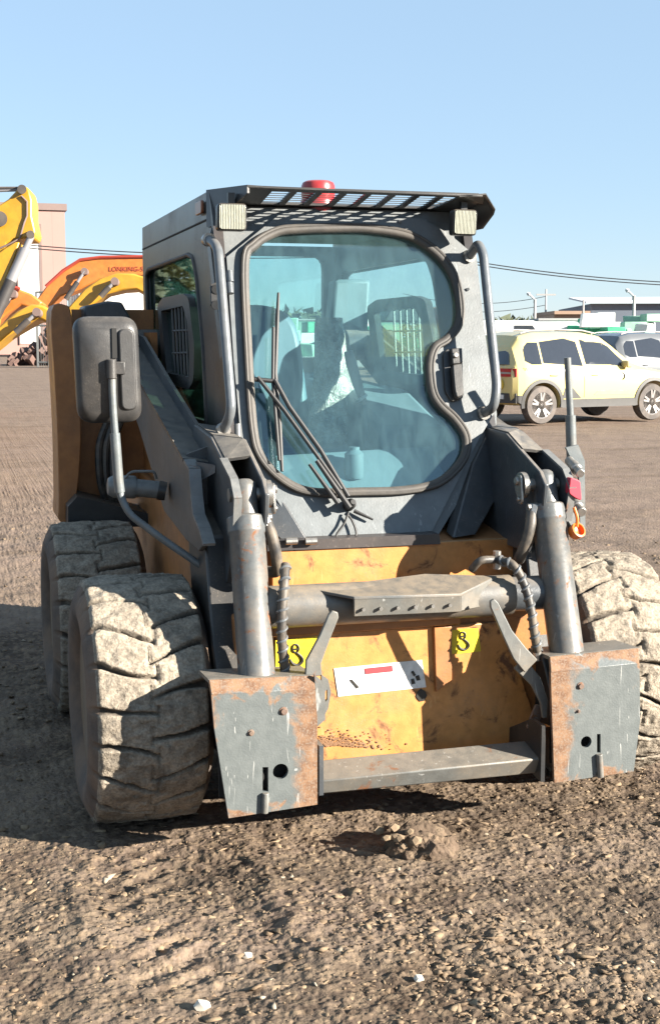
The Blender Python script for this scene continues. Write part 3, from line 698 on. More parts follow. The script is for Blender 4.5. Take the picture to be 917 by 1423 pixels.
# tilt cylinders ---------------------------------------------------------
def tilt(mir):
    def O(n, m, mat, par, **k): return obj(n, m.mirror(CX-.022) if mir else m, mat, par, **k)
    top, bot = Vector((.905,4.075,1.115)), Vector((.898,3.865,.50)); d = (bot-top).normalized()
    t = sub('tilt_cylinder', L)
    m = MB().tube([top+d*.085, top+d*.09, top+d*.135, top+d*.14, top+d*.145, bot], [.052,.061,.061,.061,.0575,.0575], 32); O('barrel', m, M['cyl'], t, bevel=.003)
    m = MB().tube([top-d*.034, top-d*.032, top-d*.022, top-d*.008, top+d*.02, top+d*.086], [.012,.026,.037,.041,.042,.042], 24); O('rod_eye', m, M['cyl'], t)
    m = MB().cyl(top-d*.028, top-d*.036, .004, 8); O('grease_nipple', m, M['steel'], t)
    m = MB().cyl((.855,4.075,1.10), (.985,4.075,1.10), .022, 16); m.cyl((.975,4.075,1.10), (.992,4.075,1.10), .045, 20); pn = O('pivot_pin', m, M['steel'], t)
    p = [(.998,4.075,1.085),(.998,4.06,1.03),(.998,4.05,1.0)]
    m = MB().prism(fillet_loop([(.994,4.05,1.14),(.994,4.095,1.13),(.994,4.075,1.035),(.994,4.035,1.04)], .018, 4), (.008,0,0)); m.cyl((1.0,4.072,1.115),(1.012,4.072,1.115),.014,12); m.cyl((1.0,4.057,1.055),(1.010,4.057,1.055),.008,8)
    O('lock_plate', m, M['steel'], t, bevel=.002)
    # hose from the cylinder head and one to the coupler
    h = MB(); a0 = Vector((.968,4.03,1.015)); path = catmull([a0, a0+Vector((.014,-.02,-.05)), a0+Vector((.03,-.01,-.12)), a0+Vector((.035,.02,-.165)), a0+Vector((.0,.08,-.17))], 8, False)
    h.tube(path, .019, 12); O('hose', h, M['hose'], t)
    h = MB().cyl(a0+Vector((-.012,0,.022)), a0+Vector((.004,-.004,-.03)), .021, 8); h.cyl(a0+Vector((-.03,0,.016)), a0+Vector((.016,0,.014)), .014, 8); O('hose_fitting', h, M['steel'], t)
tilt(False); tilt(True)
def hose(px, r=.016, coil=True, name='coupler_hose'):
    pts = catmull([AY(x, y, d) for x, y, d in px], 8, False); h = MB().tube(pts, r, 12)
    o = obj(name, h, M['hose'], L)
    if coil:
        dn = [pts[0]];
        n = 0; c = MB(); acc = 0; seq = []
        for i in range(len(pts)-1):
            for k in range(10):
                q = pts[i].lerp(pts[i+1], k/10); tdir = (pts[i+1]-pts[i]).normalized(); a = tdir.orthogonal().normalized(); b = tdir.cross(a)
                acc += (pts[i+1]-pts[i]).length/10; an = acc/.032*2*math.pi; seq.append(q+(a*math.cos(an)+b*math.sin(an))*r*1.02)
        c.tube(seq[::2], .0045, 6); obj('spiral_guard', c, M['rail'], o)
    e = MB().cyl(pts[-1]+Vector((0,0,.03)), pts[-1]+Vector((0,0,-.03)), .014, 8); obj('hose_end', e, M['steel'], o)
hose([(397,785,3.97),(395,812,3.92),(392,850,3.90),(392,890,3.90),(396,932,3.91)], .0155)
hose([(690,778,3.98),(712,785,3.92),(728,812,3.90),(738,850,3.88),(742,880,3.87),(746,905,3.88)], .0145)
hose([(655,792,4.0),(668,779,3.97),(690,778,3.98)], .013, False, 'coupler_hose')

# quick coupler ---------------------------------------------------------
def plate_uv(o, pts):
    me = o.data; xs = [p.x for p in pts]; zs = [p.z for p in pts]; uvl = me.uv_layers.new(name='UVMap'); org = wl(o)
    for lp in me.loops:
        c = me.vertices[lp.vertex_index].co+org; uvl.data[lp.index].uv = ((c.x-min(xs))/(max(xs)-min(xs)), (c.z-min(zs))/(max(zs)-min(zs)))
    return uvl
QY = 3.78
def circ(px, py, r, y, n=20): c = AY(px, py, y); return [c+Vector((math.cos(t)*r,0,math.sin(t)*r)) for t in [2*math.pi*k/n for k in range(n)]]
def rect(px0, py0, px1, py1, y): return [AY(px0,py0,y), AY(px1,py0,y), AY(px1,py1,y), AY(px0,py1,y)]
def coupler_plate(low, top, holes, flip, bolts, pin):
    c = sub('coupler_plate', L)
    lp = [AY(*p, QY) for p in low]; tp = [AY(*p, QY) for p in top[:2]] + [AY(*p, QY+.035) for p in top[2:]]
    m = MB().prism(lp, (0,.014,0), holes); o = obj('lower_face', m, M['plate'], c, smooth=20)
    n = (tp[1]-tp[0]).cross(tp[2]-tp[1]).normalized(); n = n if n.y > 0 else -n
    m2 = MB().prism(tp, n*.014); o2 = obj('upper_lip', m2, M['plate'], c, bevel=.003)
    alls = lp+tp
    for q in (o, o2):
        u = plate_uv(q, alls)
        if flip:
            for d in u.data: d.uv = (1-d.uv[0], d.uv[1])
    m3 = MB()
    a, b = tp[2]+Vector((0,.002,.0)), tp[3]+Vector((0,.002,.0))
    m3.prism([a, b, b+Vector((0,.16,-.01)), a+Vector((0,.16,-.01))], (0,0,-.012)); obj('top_ledge', m3, M['bar'], c)
    for (bx, by, r) in bolts:
        k = AY(bx, by, QY); m = MB().lathe([(r*1.5,0),(r*1.5,.003),(r,.004),(r*.9,.009),(r*.2,.009)], k+Vector((0,.001,0)), (0,-1,0), 16); obj('bolt', m, M['rustbolt'], c)
    k0, k1 = AY(pin[0], pin[1], QY-.006), AY(pin[2], pin[3], QY-.006); m = MB().cyl(k0, k1, .011, 14); obj('lock_pin', m, M['bar'], c, bevel=.002)
    h = MB().box(min(p.x for p in lp)+.03, max(p.x for p in lp)-.02, QY+.05, QY+.06, min(p.z for p in lp)+.05, max(p.z for p in lp)); obj('inner_wall', h, M['gap'], c)
    return c
M['rustbolt'] = paint('rusty_bolt', (.14,.09,.07), .7, .3, .5, 30)
# left in the picture
coupler_plate([(294,966),(438,958),(441,1000),(441,1118),(318,1137),(298,1012)], [(294,966),(438,958),(437,938),(290,944)],
    [circ(390,1072,.0245,QY), rect(365,1066,373,1100,QY)], False, [(394,988,.009),(349,1018,.007)], (369,1102,368,1130))
coupler_plate([(765,935),(888,922),(889,1000),(880,1072),(770,1088),(767,1000)], [(765,935),(888,922),(887,900),(763,912)],
    [circ(814,1031,.0195,QY), rect(829,1020,834,1046,QY)], True, [(806,953,.0085),(803,988,.004)], (832,1048,834,1080))
# side brackets that tie plates, arm and bar
m = MB().prism([AY(*p, QY+.014) for p in ((437,938),(446,945),(452,958),(452,1000),(441,1010))], (0,.012,0)); obj('coupler_bracket', m, M['bar'], L)
m = MB().prism([Vector((1.075,3.795,.18)),Vector((1.075,4.05,.22)),Vector((1.075,4.05,.26)),Vector((1.075,3.88,.34)),Vector((1.075,3.795,.34))], (.014,0,0)); obj('coupler_bracket', m, M['armdark'], L)
m = MB().prism([Vector((1.83,3.795,.15)),Vector((1.83,4.05,.18)),Vector((1.83,4.05,.26)),Vector((1.83,3.88,.34)),Vector((1.83,3.795,.34))], (.014,0,0)); obj('coupler_bracket', m, M['black'], L)
# crossbar
b0, b1 = [(443,1056),(443,1086),(443,1104)], [(736,1028),(752,1054),(748,1074)]
ys = (3.93, 3.81, 3.84); A = [AY(*p, y) for p, y in zip(b0, ys)]; B = [AY(*p, y) for p, y in zip(b1, ys)]
A = [p-Vector((.03,0,0)) for p in A]
A.append(A[0]+Vector((0,.01,-.10))); B.append(B[0]+Vector((.02,.01,-.10)))
m = MB().add(A+B, [(0,1,5,4),(1,2,6,5),(2,3,7,6),(3,0,4,7),(3,2,1,0),(4,5,6,7)]); obj('crossbar', m, M['bar'], L, bevel=.006, smooth=25)
# levers
def lever(pts, y, wpx, name='latch_lever'):
    P = [AY(*p, y) for p in pts]; m = MB(); n = len(P); Lp = []; Rp = []
    for i in range(n):
        t = (P[min(i+1,n-1)]-P[max(i-1,0)]).normalized(); s = t.cross(Vector((0,1,0))).normalized(); w_ = wpx[i]/2
        Lp.append(P[i]+s*w_); Rp.append(P[i]-s*w_)
    m.prism(Lp+Rp[::-1], (0,.014,0)); return obj(name, m, M['bar'], L, bevel=.003)
lever([(466,850),(464,856),(452,885),(436,920),(436,940)], 3.83, [.018,.034,.036,.05,.055])
lever([(684,834),(687,841),(705,880),(722,908),(738,926)], 3.83, [.016,.03,.036,.055,.06])
lever([(722,922),(745,948),(756,975),(757,998)], 3.845, [.05,.04,.028,.016])
m = MB().prism(fillet_loop([AY(*p, 3.90) for p in ((745,978),(757,985),(742,1020),(731,1012))], .012), (0,.012,0)); obj('latch_link', m, M['rustbolt'], L, bevel=.003)
m = MB().prism([AY(*p, 3.826) for p in ((447,938),(456,944),(460,962),(456,985),(446,1003))], (0,.012,0), [[AY(*p, 3.826) for p in ((450,962),(455,958),(455,972),(451,977))]]); obj('latch_link', m, M['bar'], L)

# rear tower left and right -------------------------------------------
def tower(mir):
    def O(n, m, mat, par, **k): return obj(n, m.mirror(CX) if mir else m, mat, par, **k)
    t = sub('rear_upright', L); Y0 = 6.05
    xo = AY(75,440,Y0).x
    o = MB().prism(catmull([AY(*p, Y0) for p in ((72,432),(76,520),(80,600),(82,690),(82,722),(96,722),(108,680),(113,600),(108,520),(100,440),(92,424))], 4), (0,.30,0)); O('outer_flange', o, M['orange'], t, bevel=.004)
    a = AY(100,430,Y0+.22); b = AY(210,690,Y0+.22)
    o = MB().box(a.x, .96, Y0+.20, Y0+.24, b.z, a.z-(.5 if mir else 0)); O('back_plate', o, M['orange'], t)
    o = MB().box(.90, .93, Y0-.1, Y0+.3, .9, 1.25 if mir else 1.62); O('inner_flange', o, M['orange'], t)
    o = MB().prism([AY(*p, Y0-.12) for p in ((95,704),(108,690),(212,715),(222,722),(222,732),(95,732))], (0,.35,0)); O('lower_shelf', o, M['black'], t)
    o = MB().prism([AY(*p, Y0+.06) for p in ((118,425),(150,418),(170,420),(184,446),(118,446))], (0,.25,0)); O('top_cover', o, M['armdark'], t, bevel=.01)
    for k in range(3):
        h = catmull([AY(150+k*9,585,Y0+.1), AY(138+k*10,620,Y0+.06), AY(140+k*9,670,Y0+.05), AY(152+k*8,705,Y0+.1)], 6, False); O('hose', MB().tube(h, .017, 8), M['hose'], t)
tower(False); tower(True)

# engine cover behind the cab
m = MB().prism([Vector((1.02,6.5,.9)),Vector((1.02,6.5,1.50)),Vector((1.02,6.7,1.48)),Vector((1.02,7.0,1.25)),Vector((1.02,7.0,.7))], (.86,0,0)); ec = obj('engine_cover', m, M['orange'], L, bevel=.02)
m = MB()
for k in range(6): m.box(1.15, 1.75, 6.995, 7.008, .8+k*.07, .84+k*.07)
obj('cooling_louvres', m, M['black'], ec)
for x in (1.04, 1.72):
    obj('tail_lamp', MB().box(x, x+.12, 6.985, 7.012, 1.12, 1.19), M['redcap'], ec, bevel=.006)

# small grey lamp/accumulator beside the mirror pole
m = MB(); a, b = AY(196,679,4.75), AY(226,679,4.75)
m.tube([AY(150,676,4.8), AY(158,676,4.8), AY(188,677,4.76), AY(190,677,4.76)], [.03,.042,.042,.035], 20); m.tube([AY(185,677,4.76), AY(222,681,4.74)], .032, 20)
acc = obj('accumulator', m, M['pole'], L, bevel=.003)
obj('accumulator_cap', MB().tube([AY(220,681,4.74), AY(231,683,4.735)], [.036,.034], 16), M['black'], acc)
m = MB().tube(fillet([AY(172,668,4.76), AY(182,655,4.74), AY(215,655,4.72), AY(218,665,4.73)], .02), .005, 8); obj('accumulator_bracket', m, M['pole'], acc)

# mirror ------------------------------------------------------------------
mir = sub('wing_mirror', L)
c = AY(150, 514, 4.47); hw, hh = .108, .178
loop = fillet_loop([c+Vector((-hw,0,-hh)), c+Vector((hw,0,-hh)), c+Vector((hw,0,hh)), c+Vector((-hw,0,hh))], .055, 6)
loop = [p+Vector(((p.z-c.z)*-.03, 0, 0)) for p in loop]
ringf = [c+(p-c)*.80+Vector((0,-.035,0)) for p in loop]; ringm = [c+(p-c)*.97+Vector((0,-.018,0)) for p in loop]; ringb = [p+Vector((0,.03,0)) for p in loop]
n = len(loop); m = MB(); V = ringf+ringm+loop+ringb; F = [tuple(range(n))]
for k in range(3):
    for i in range(n): j = (i+1) % n; F.append((k*n+j, k*n+i, (k+1)*n+i, (k+1)*n+j))
F.append(tuple(range(3*n, 4*n))[::-1]); m.add(V, F); hs = obj('mirror_housing', m, M['plastic'], mir, smooth=50)
m = MB().box(c.x+.012, c.x+.028, c.y-.040, c.y-.0345, c.z+.04, c.z+hh*.78); obj('housing_groove', m, M['gap'], hs)
m = MB().prism(fillet_loop([c+Vector((.038,-.033,-.135)), c+Vector((.092,-.027,-.135)), c+Vector((.086,-.027,.138)), c+Vector((.032,-.033,.138))], .03, 4), (0,-.012,0)); obj('housing_ridge', m, M['plastic'], hs, bevel=.006)
m = MB().prism([c+Vector((p.x-c.x,.032,p.z-c.z))*1.0 if False else c+Vector(((p.x-c.x)*.93,.032,(p.z-c.z)*.94)) for p in loop], (0,.003,0)); obj('mirror_glass', m, plain('mirror_silver', (.8,.82,.83), .03, 1., var=.02), mir)
pp = [AY(155,500,4.425), AY(157,560,4.42), AY(165,668,4.42), AY(168,690,4.42), AY(180,715,4.40), AY(230,752,4.36), AY(283,788,4.31)]
path = fillet(pp, .05); m = MB().tube(path, .0125, 14); obj('mirror_pole', m, M['pole'], mir)
m = MB().tube([AY(160,602,4.42), AY(165,668,4.42), AY(167,684,4.42)], .017, 14); obj('pole_sleeve', m, M['pole'], mir)
q = AY(155,512,4.425); m = MB().cyl(q+Vector((0,0,.03)), q+Vector((0,0,-.035)), .018, 16); m.box(q.x-.005, q.x+.045, q.y-.008, q.y+.012, q.z-.02, q.z+.022); obj('pole_clamp', m, M['plastic'], mir, bevel=.003)
q = AY(283,788,4.31); m = MB().cyl(q+Vector((-.012,0,0)), q+Vector((.03,0,0)), .028, 14); obj('pole_mount', m, M['black'], mir)
# opposite mirror post
pr = sub('wing_mirror', L)
m = MB().tube([AY(788,497,4.30), AY(789,520,4.30), AY(792,578,4.30)], .0125, 14); obj('mirror_pole', m, M['pole'], pr)
m = MB().tube([AY(792,577,4.30), AY(794,640,4.30)], .019, 14); obj('pole_sleeve', m, M['pole'], pr)
# auxiliary couplers at the knee
ax = sub('hydraulic_couplers', L)
m = MB().prism([AY(*p, 4.16) for p in ((786,622),(803,618),(812,640),(813,745),(806,745),(804,660))], (0,.012,0)); obj('coupler_mount', m, M['pole'], ax)
def coup(a, b, r, mat, nm):
    a, b = AY(*a), AY(*b); m = MB().tube([a, a.lerp(b,.35), a.lerp(b,.36), a.lerp(b,.7), a.lerp(b,.71), b], [r*.8,r*.8,r,r,r*.75,r*.75], 16); obj(nm, m, mat, ax, bevel=.002)
coup((790,640,4.14),(806,658,4.0), .020, M['steel'], 'quick_coupling'); coup((790,692,4.14),(808,712,4.0), .022, M['steel'], 'quick_coupling')
m = MB().prism(fillet_loop([AY(*p,3.98) for p in ((792,663),(806,668),(808,696),(800,693),(790,686))], .01), (0,.03,0)); obj('dust_cap', m, M['redcap'], ax, bevel=.006)
q = AY(801,738,3.97); m = MB().lathe([(.016,-.02),(.024,-.018),(.027,.0),(.027,.012),(.021,.014),(.018,.0),(.004,-.006)], q, (.25,-.8,.5), 20); obj('dust_cap', m, M['orangecap'], ax)
m = MB().tube(fillet([AY(797,705,3.98), AY(802,720,3.97), AY(801,732,3.97)], .02), .006, 8); obj('cap_strap', m, M['orangecap'], ax)

# ------------------------------------------------------------------ cab
cab = sub('cab', L)
# front frame (behind the door)
fo = [CF(*p, -.03) for p in ((297,304),(640,310),(655,335),(690,575),(688,612),(606,748),(398,752),(330,640),(322,600),(291,330))]
DG = [(340,369),(353,342),(383,324),(414,320),(465,318.5),(513,319.5),(567,329),(605,353),(628,384),(637,422),(635,452),(620,472),(603,484),(596,508),(599,543),(609,563),(630,583),(645,606),(645,630),(631,653),(604,673),(559,682),(500,684),(433,684),(395,669),(364,638),(352,598),(345,500)]
gl_big = catmull([CF(px+(px-490)*.0, py, -.03) for px, py in DG], 5)
fr = MB().prism(fo, -CFN*.05, [gl_big]); obj('front_frame', fr, M['cabgrey'], cab, smooth=20)
# header above the door, under the visor
hd = MB().prism([Vector((.955,4.775,1.99)),Vector((1.945,4.775,1.99)),Vector((1.945,4.80,2.074)),Vector((.955,4.80,2.074))], (0,.05,0)); obj('front_header', hd, M['cabgrey'], cab)
# side walls with window openings
def fy(z): return 4.76-(2.05-z)*(4.76-4.35)/1.1
def side_wall(mir):
    def O(n, m, mat, par, **k): return obj(n, m.mirror(CX) if mir else m, mat, par, **k)
    X = .95
    out = [Vector((X,fy(2.03)+.005,2.03)), Vector((X,4.82,2.128)), Vector((X,6.49,2.125)), Vector((X,6.50,2.03)), Vector((X,6.50,1.0)), Vector((X,fy(1.0)+.02,1.0))]
    win = [AX(*p, X) for p in ((204,382),(207,374),(262,354),(269,358),(274,385),(283,480),(287,560),(288,600))]
    a = win[-1]; win += [Vector((X,a.y,1.16)), Vector((X,6.30,1.24))]
    w2 = fillet_loop(win, .03, 4)
    s = MB().prism(out, (.035,0,0), [w2]); so = O('side_wall', s, M['cabshade'], cab, smooth=20)
    rim_ = MB().loop_tube(w2, .010, 8); O('window_seal', rim_, M['rubber'], so)
    g = MB().prism([p+Vector((.014,0,0)) for p in w2], (.005,0,0)); O('side_window', g, M['rightglass' if mir else 'sideglass'], cab, smooth=0)
    # raised seam
    s2 = MB().tube([Vector((X-.001,4.84,2.028)), Vector((X-.001,6.48,2.022))], .004, 6); O('roof_seam', s2, M['gap'], so)
    # sliding vent frame
    vo = fillet_loop([AX(*p, X-.012) for p in ((219,424),(226,414),(254,408),(262,414),(270,480),(269,528),(262,542),(234,532),(226,520))], .03, 4)
    vi = fillet_loop([AX(*p, X-.012) for p in ((224,432),(254,425),(260,445),(263,490),(263,524),(232,518))], .02, 4)
    v_ = MB().prism(vo, (.03,0,0), [vi]); vf = O('vent_frame', v_, M['plastic'], cab, smooth=20)
    g = MB()
    for k in range(5):
        px = 240+k*4.6; a, b = AX(px, 429-k*1.0, X), AX(px+4, 522, X); g.tube([a, b], .006, 6)
    for yy in (460, 491): g.tube([AX(240,yy,X), AX(262,yy-1,X)], .004, 6)
    O('vent_bars', g, M['plastic'], vf)
    g = MB().prism([p+Vector((.024,0,0)) for p in vi], (.003,0,0)); O('vent_glass', g, M['rightglass' if mir else 'sideglass'], vf, smooth=0)
side_wall(False); side_wall(True)
# rear wall with window
X0, X1, YR = .986, 1.914, 6.46
rw = MB().prism([Vector((X0,YR,.95)),Vector((X1,YR,.95)),Vector((X1,YR,2.05)),Vector((X0,YR,2.05))], (0,.04,0), [fillet_loop([Vector((X0+.06,YR,1.42)),Vector((X1-.06,YR,1.42)),Vector((X1-.06,YR,2.0)),Vector((X0+.06,YR,2.0))], .06)])
obj('rear_wall', rw, M['interior'], cab)
obj('rear_window', MB().box(X0+.05, X1-.05, YR+.015, YR+.02, 1.41, 2.01), M['rearglass'], cab, smooth=0)
# roof, floor
rf = MB().prism([Vector((.985,4.83,2.05)),Vector((1.915,4.83,2.05)),Vector((1.915,6.46,2.075)),Vector((.985,6.46,2.075))], (0,0,.03)); obj('roof', rf, M['cabshade'], cab)
lf = MB().prism([Vector((.99,4.84,2.03)),Vector((1.91,4.84,2.03)),Vector((1.91,6.2,2.045)),Vector((.99,6.2,2.045))], (0,0,.012)); obj('headliner', lf, M['liner'], cab)
# cab tub: lower volume tapering at the front
tb = MB().prism([Vector((.96,4.50,1.26)),Vector((.99,4.42,1.10)),Vector((1.14,4.36,.92)),Vector((1.66,4.36,.92)),Vector((1.90,4.42,1.10)),Vector((1.94,4.50,1.26))], (0,1.9,0)); 
fl_ = MB().box(1.0, 1.9, 4.5, 6.45, .90, .95); obj('cab_floor', fl_, M['interior'], cab)
for s in (0, 1):
    q = MB().prism([CF(690 if s else 326, 590, -.03) if False else Vector((.955,fy(1.28)+.03,1.28)), Vector((1.12,fy(.92)+.03,.91)), Vector((1.12,6.3,.91)), Vector((.955,6.3,1.28))], (.02,0,.0)); obj('lower_side_panel', q if not s else q.mirror(CX), M['armdark'], cab)
# diagonal fender beams beside the door
for s in (0, 1):
    q = MB().prism([(.965,4.50,1.27),(.965,4.42,1.02),(1.10,4.30,.90),(1.19,4.30,.89),(1.06,4.44,1.14)], (.0,.07,.012)); obj('fender_beam', q if not s else q.mirror(CX), M['armdark'], cab, bevel=.006)
# sill beneath the door
m = MB().prism([AY(*p, 4.27) for p in ((372,752),(610,742),(612,756),(372,766))], (0,.12,0)); obj('door_sill', m, M['cabshade'], cab)
for px in (405, 432):
    q = AY(px, 752, 4.25); m = MB().cyl(q+Vector((-.02,0,0)), q+Vector((.02,0,0)), .012, 10); obj('sill_bolt', m, M['steel'], cab)

# door ---------------------------------------------------------------------
door = sub('door', L)
dout = [CF(*p) for p in ((391,296),(585,304),(623,324),(662,357),(672,450),(686,575),(664,612),(600,738),(456,747),(420,747),(336,622),(325,500),(315,357))]
gl = catmull([CF(*p) for p in DG], 6)
dm = MB().prism([p for p in dout], -CFN*.022, [gl]); dp = obj('door_panel', dm, M['cabgrey'], door, smooth=20, bevel=.003)
sm = MB().loop_tube([p+CFN*.005 for p in gl], .0165, 12); obj('door_seal', sm, M['seal'], door)
sm = MB().loop_tube([p+CFN*.017 for p in offset_loop(gl, -.010, CFN)], .007, 8); obj('door_seal_bead', sm, M['seal'], door)
gm = MB().prism([p-CFN*.006 for p in gl], -CFN*.006); obj('door_glass', gm, M['doorglass'], door, smooth=0)
# handle
hb = fillet_loop([CF(*p, .002) for p in ((614,494),(619,486),(637,485),(641,500),(642,555),(626,560),(617,545))], .012, 3)
m = MB().prism(hb, CFN*.012); hbo = obj('handle_recess', m, M['black'], door, bevel=.003)
hh_ = fillet_loop([CF(*p, .02) for p in ((625,510),(638,508),(641,552),(631,556),(628,545))], .008, 3); m = MB().prism(hh_, CFN*.028); m.prism([CF(*p, .01) for p in ((623,488),(638,487),(639,508),(625,510))], CFN*.03); obj('handle', m, M['plastic'], hbo, bevel=.004)
q = CF(632, 494, .04); m = MB().lathe([(.011,0),(.011,.006),(.008,.010),(.002,.011)], q, CFN, 16); obj('lock_button', m, M['steel'], hbo)
# hinges
for py in (385, 401):
    q0, q1 = CF(319, py-8, .02), CF(320.5, py+7, .02); m = MB().cyl(q0, q1, .0125, 12); m.prism([CF(*p, .003) for p in ((318,py-7),(323,py-7),(323,py+6),(319,py+6))], CFN*.012); obj('hinge', m, M['rail'], door)
q0, q1 = CF(330, 590, .02), CF(331, 612, .02); m = MB().cyl(q0, q1, .0125, 12); obj('hinge', m, M['rail'], door)
for px, py in ((556,308),(650,402)):
    m = MB().cyl(CF(px, py), CF(px, py, .008), .006, 10); obj('door_rivet', m, M['cabgrey'], door)
# wiper
wp = sub('wiper', L)
m = MB().tube([CF(*p, .055) for p in ((358,524),(395,570),(440,632),(474,680))], .0075, 8); m.tube([CF(*p, .055) for p in ((382,528),(402,565),(445,625),(484,690))], .0085, 8); m.tube([CF(*p, .058) for p in ((440,640),(486,706))], [.008,.011], 8)
m.tube([CF(*p, .058) for p in ((430,645),(470,700))], [.006,.009], 8)
wa = obj('wiper_arm', m, M['wiper'], wp)
m = MB().tube([CF(*p, .03) for p in ((387,407),(385,450),(382,520),(388,590),(392,655))], [.005,.008,.010,.010,.006], 8); m.tube([CF(*p, .045) for p in ((380,455),(379,528),(388,640))], .006, 8); m.tube([CF(*p, .05) for p in ((354,527),(384,530))], .008, 8); obj('wiper_blade', m, M['wiper'], wp)
q = CF(484,703,0); m = MB().tube([q, q+CFN*.035, q+CFN*.05, q+CFN*.062], [.02,.019,.012,.009], 14); m.tube([CF(492,710,.02), CF(518,722,.02)], [.008,.004], 6); obj('wiper_motor_cap', m, M['wiper'], wp)
m = MB().tube(catmull([CF(*p, .02) for p in ((484,712),(478,728),(467,745),(474,757),(488,756),(495,742),(490,725),(484,716))], 6, False), .0042, 8); obj('washer_hose', m, M['wiper'], wp)

# handrails
def railing(pts, name='handrail'):
    P = fillet(pts, .07, 6); o = obj(name, MB().tube(P, .0175, 14), M['rail'], L)
    for q in (P[0], P[-1]): obj('rail_foot', MB().cyl(q+Vector((0,.02,0)), q+Vector((0,-.012,0)), .024, 12), M['steel'], o)
railing([CF(290,333,.01), CF(303,342,.09), CF(322,572,.09), CF(311,597,.01)])
railing([CF(652,356,.01), CF(664,338,.095), CF(671,352,.11), CF(690,538,.11), CF(686,566,.09), CF(672,574,.01)])
for py in (402, 424): obj('rail_clip', MB().cyl(CF(300,py,.0), CF(301,py,.03), .017, 12), M['black'], cab)
obj('latch_plate', MB().prism([CF(*p, .0) for p in ((291,398),(303,394),(304,424),(292,426))], CFN*.02), M['black'], cab, bevel=.003)
q = CF(297, 324, 0); 

# visor ------------------------------------------------------------------
vis = sub('sun_visor', L)
def VZ(y): return 2.114-(y-4.56)*.15
nh = 8; hx0, hx1 = 1.12, 1.86; ww = (hx1-hx0)/nh; hol = []
for k in range(nh):
    a, b = hx0+k*ww+.012, hx0+(k+1)*ww-.012; hol.append([Vector((a,4.60,VZ(4.60))), Vector((b,4.60,VZ(4.60))), Vector((b,4.775,VZ(4.775))), Vector((a,4.775,VZ(4.775)))])
pl = MB().prism([Vector((1.035,4.56,VZ(4.56))), Vector((1.90,4.56,VZ(4.56))), Vector((1.955,4.83,VZ(4.83))), Vector((.945,4.83,VZ(4.83)))], (0,0,.007), hol); obj('visor_plate', pl, M['black'], vis, smooth=0)
m = MB()
for k in range(5):
    y = 4.632+k*.029; m.box(hx0, hx1, y-.0028, y+.0028, VZ(y)+.001, VZ(y)+.0035)
obj('visor_slats', m, M['black'], vis)
m = MB().prism([Vector((1.035,4.550,2.112)),Vector((1.912,4.550,2.106)),Vector((1.912,4.550,2.115)),Vector((1.035,4.550,2.122))], (0,.013,0)); obj('visor_lip', m, M['black'], vis, bevel=.003)
for s in (0, 1):
    if s: continue
    q = MB().prism([(.944,4.84,2.132),(1.032,4.55,2.122),(1.032,4.55,2.095),(1.00,4.62,2.06),(.965,4.74,2.01),(.944,4.80,1.995),(.944,4.84,2.0)], (.008,.002,0)); obj('visor_cheek', q if not s else q.mirror(CX), M['black'], vis)
    q = MB().prism([(.944,4.84,2.133),(1.032,4.549,2.123),(1.09,4.549,2.121),(1.05,4.84,2.085)], (0,0,-.006)); obj('visor_corner', q if not s else q.mirror(CX), M['black'], vis)
q = MB().prism([AY(675,269,4.55), AY(688,291,4.66), AY(686,298,4.68), AY(671,318,4.76), Vector((1.950,4.84,2.0)), Vector((1.956,4.84,2.133))], (-.008,.002,0)); obj('visor_cheek', q, M['black'], vis)
q = MB().prism([AY(675,268.5,4.55), AY(688,290,4.66), Vector((1.956,4.84,2.134)), Vector((1.80,4.84,2.08)), Vector((1.82,4.55,2.11))], (0,0,-.005)); obj('visor_corner', q, M['black'], vis)
# beacon
q = Vector((1.382, 4.86, 2.05)); bq = AY(442, 262, 4.86); q.x = bq.x
bc = sub('beacon', L)
obj('beacon_lens', MB().lathe([(.056,.06),(.060,.062),(.063,.075),(.064,.095),(.063,.112),(.058,.124),(.046,.130),(.02,.132),(.002,.132)], q, (0,0,1), 32), M['red'], bc)
obj('beacon_base', MB().lathe([(.05,.0),(.066,.02),(.066,.058),(.064,.062),(.01,.062)], q, (0,0,1), 32), M['red'], bc)
# work lamps
def lamp(px, py, y, hw, hh, rot):
    l = sub('work_lamp', L); c = AY(px, py, y); a = Vector((math.cos(rot),math.sin(rot),0)); u = Vector((0,-.08,1)).normalized(); d = a.cross(u)
    loop = fillet_loop([c-a*hw-u*hh, c+a*hw-u*hh, c+a*hw+u*hh, c-a*hw+u*hh], .014, 4)
    n = Vector((0,1,0)); m = MB().prism(loop, Vector((0,.045,0))); obj('lamp_body', m, M['black'], l, bevel=.006)
    lo = [c+(p-c)*.90+Vector((0,-.004,0)) for p in loop]; obj('lamp_lens', MB().prism(lo, (0,.004,0)), M['lens'], l, bevel=.001)
    m = MB().box(c.x-.012, c.x+.012, y+.01, y+.03, c.z+hh-.01, VZ(y+.03)-.002); obj('lamp_bracket', m, M['black'], l)
lamp(323, 301.5, 4.60, .052, .047, .0); lamp(646, 309, 4.62, .050, .047, .1)
q = AX(280, 289, .945); obj('side_marker', MB().prism(fillet_loop([Vector((.944,q.y-.06,q.z-.024)),Vector((.944,q.y+.06,q.z-.024)),Vector((.944,q.y+.06,q.z+.024)),Vector((.944,q.y-.06,q.z+.024))], .012), (-.012,0,0)), M['amber'], L, bevel=.003)

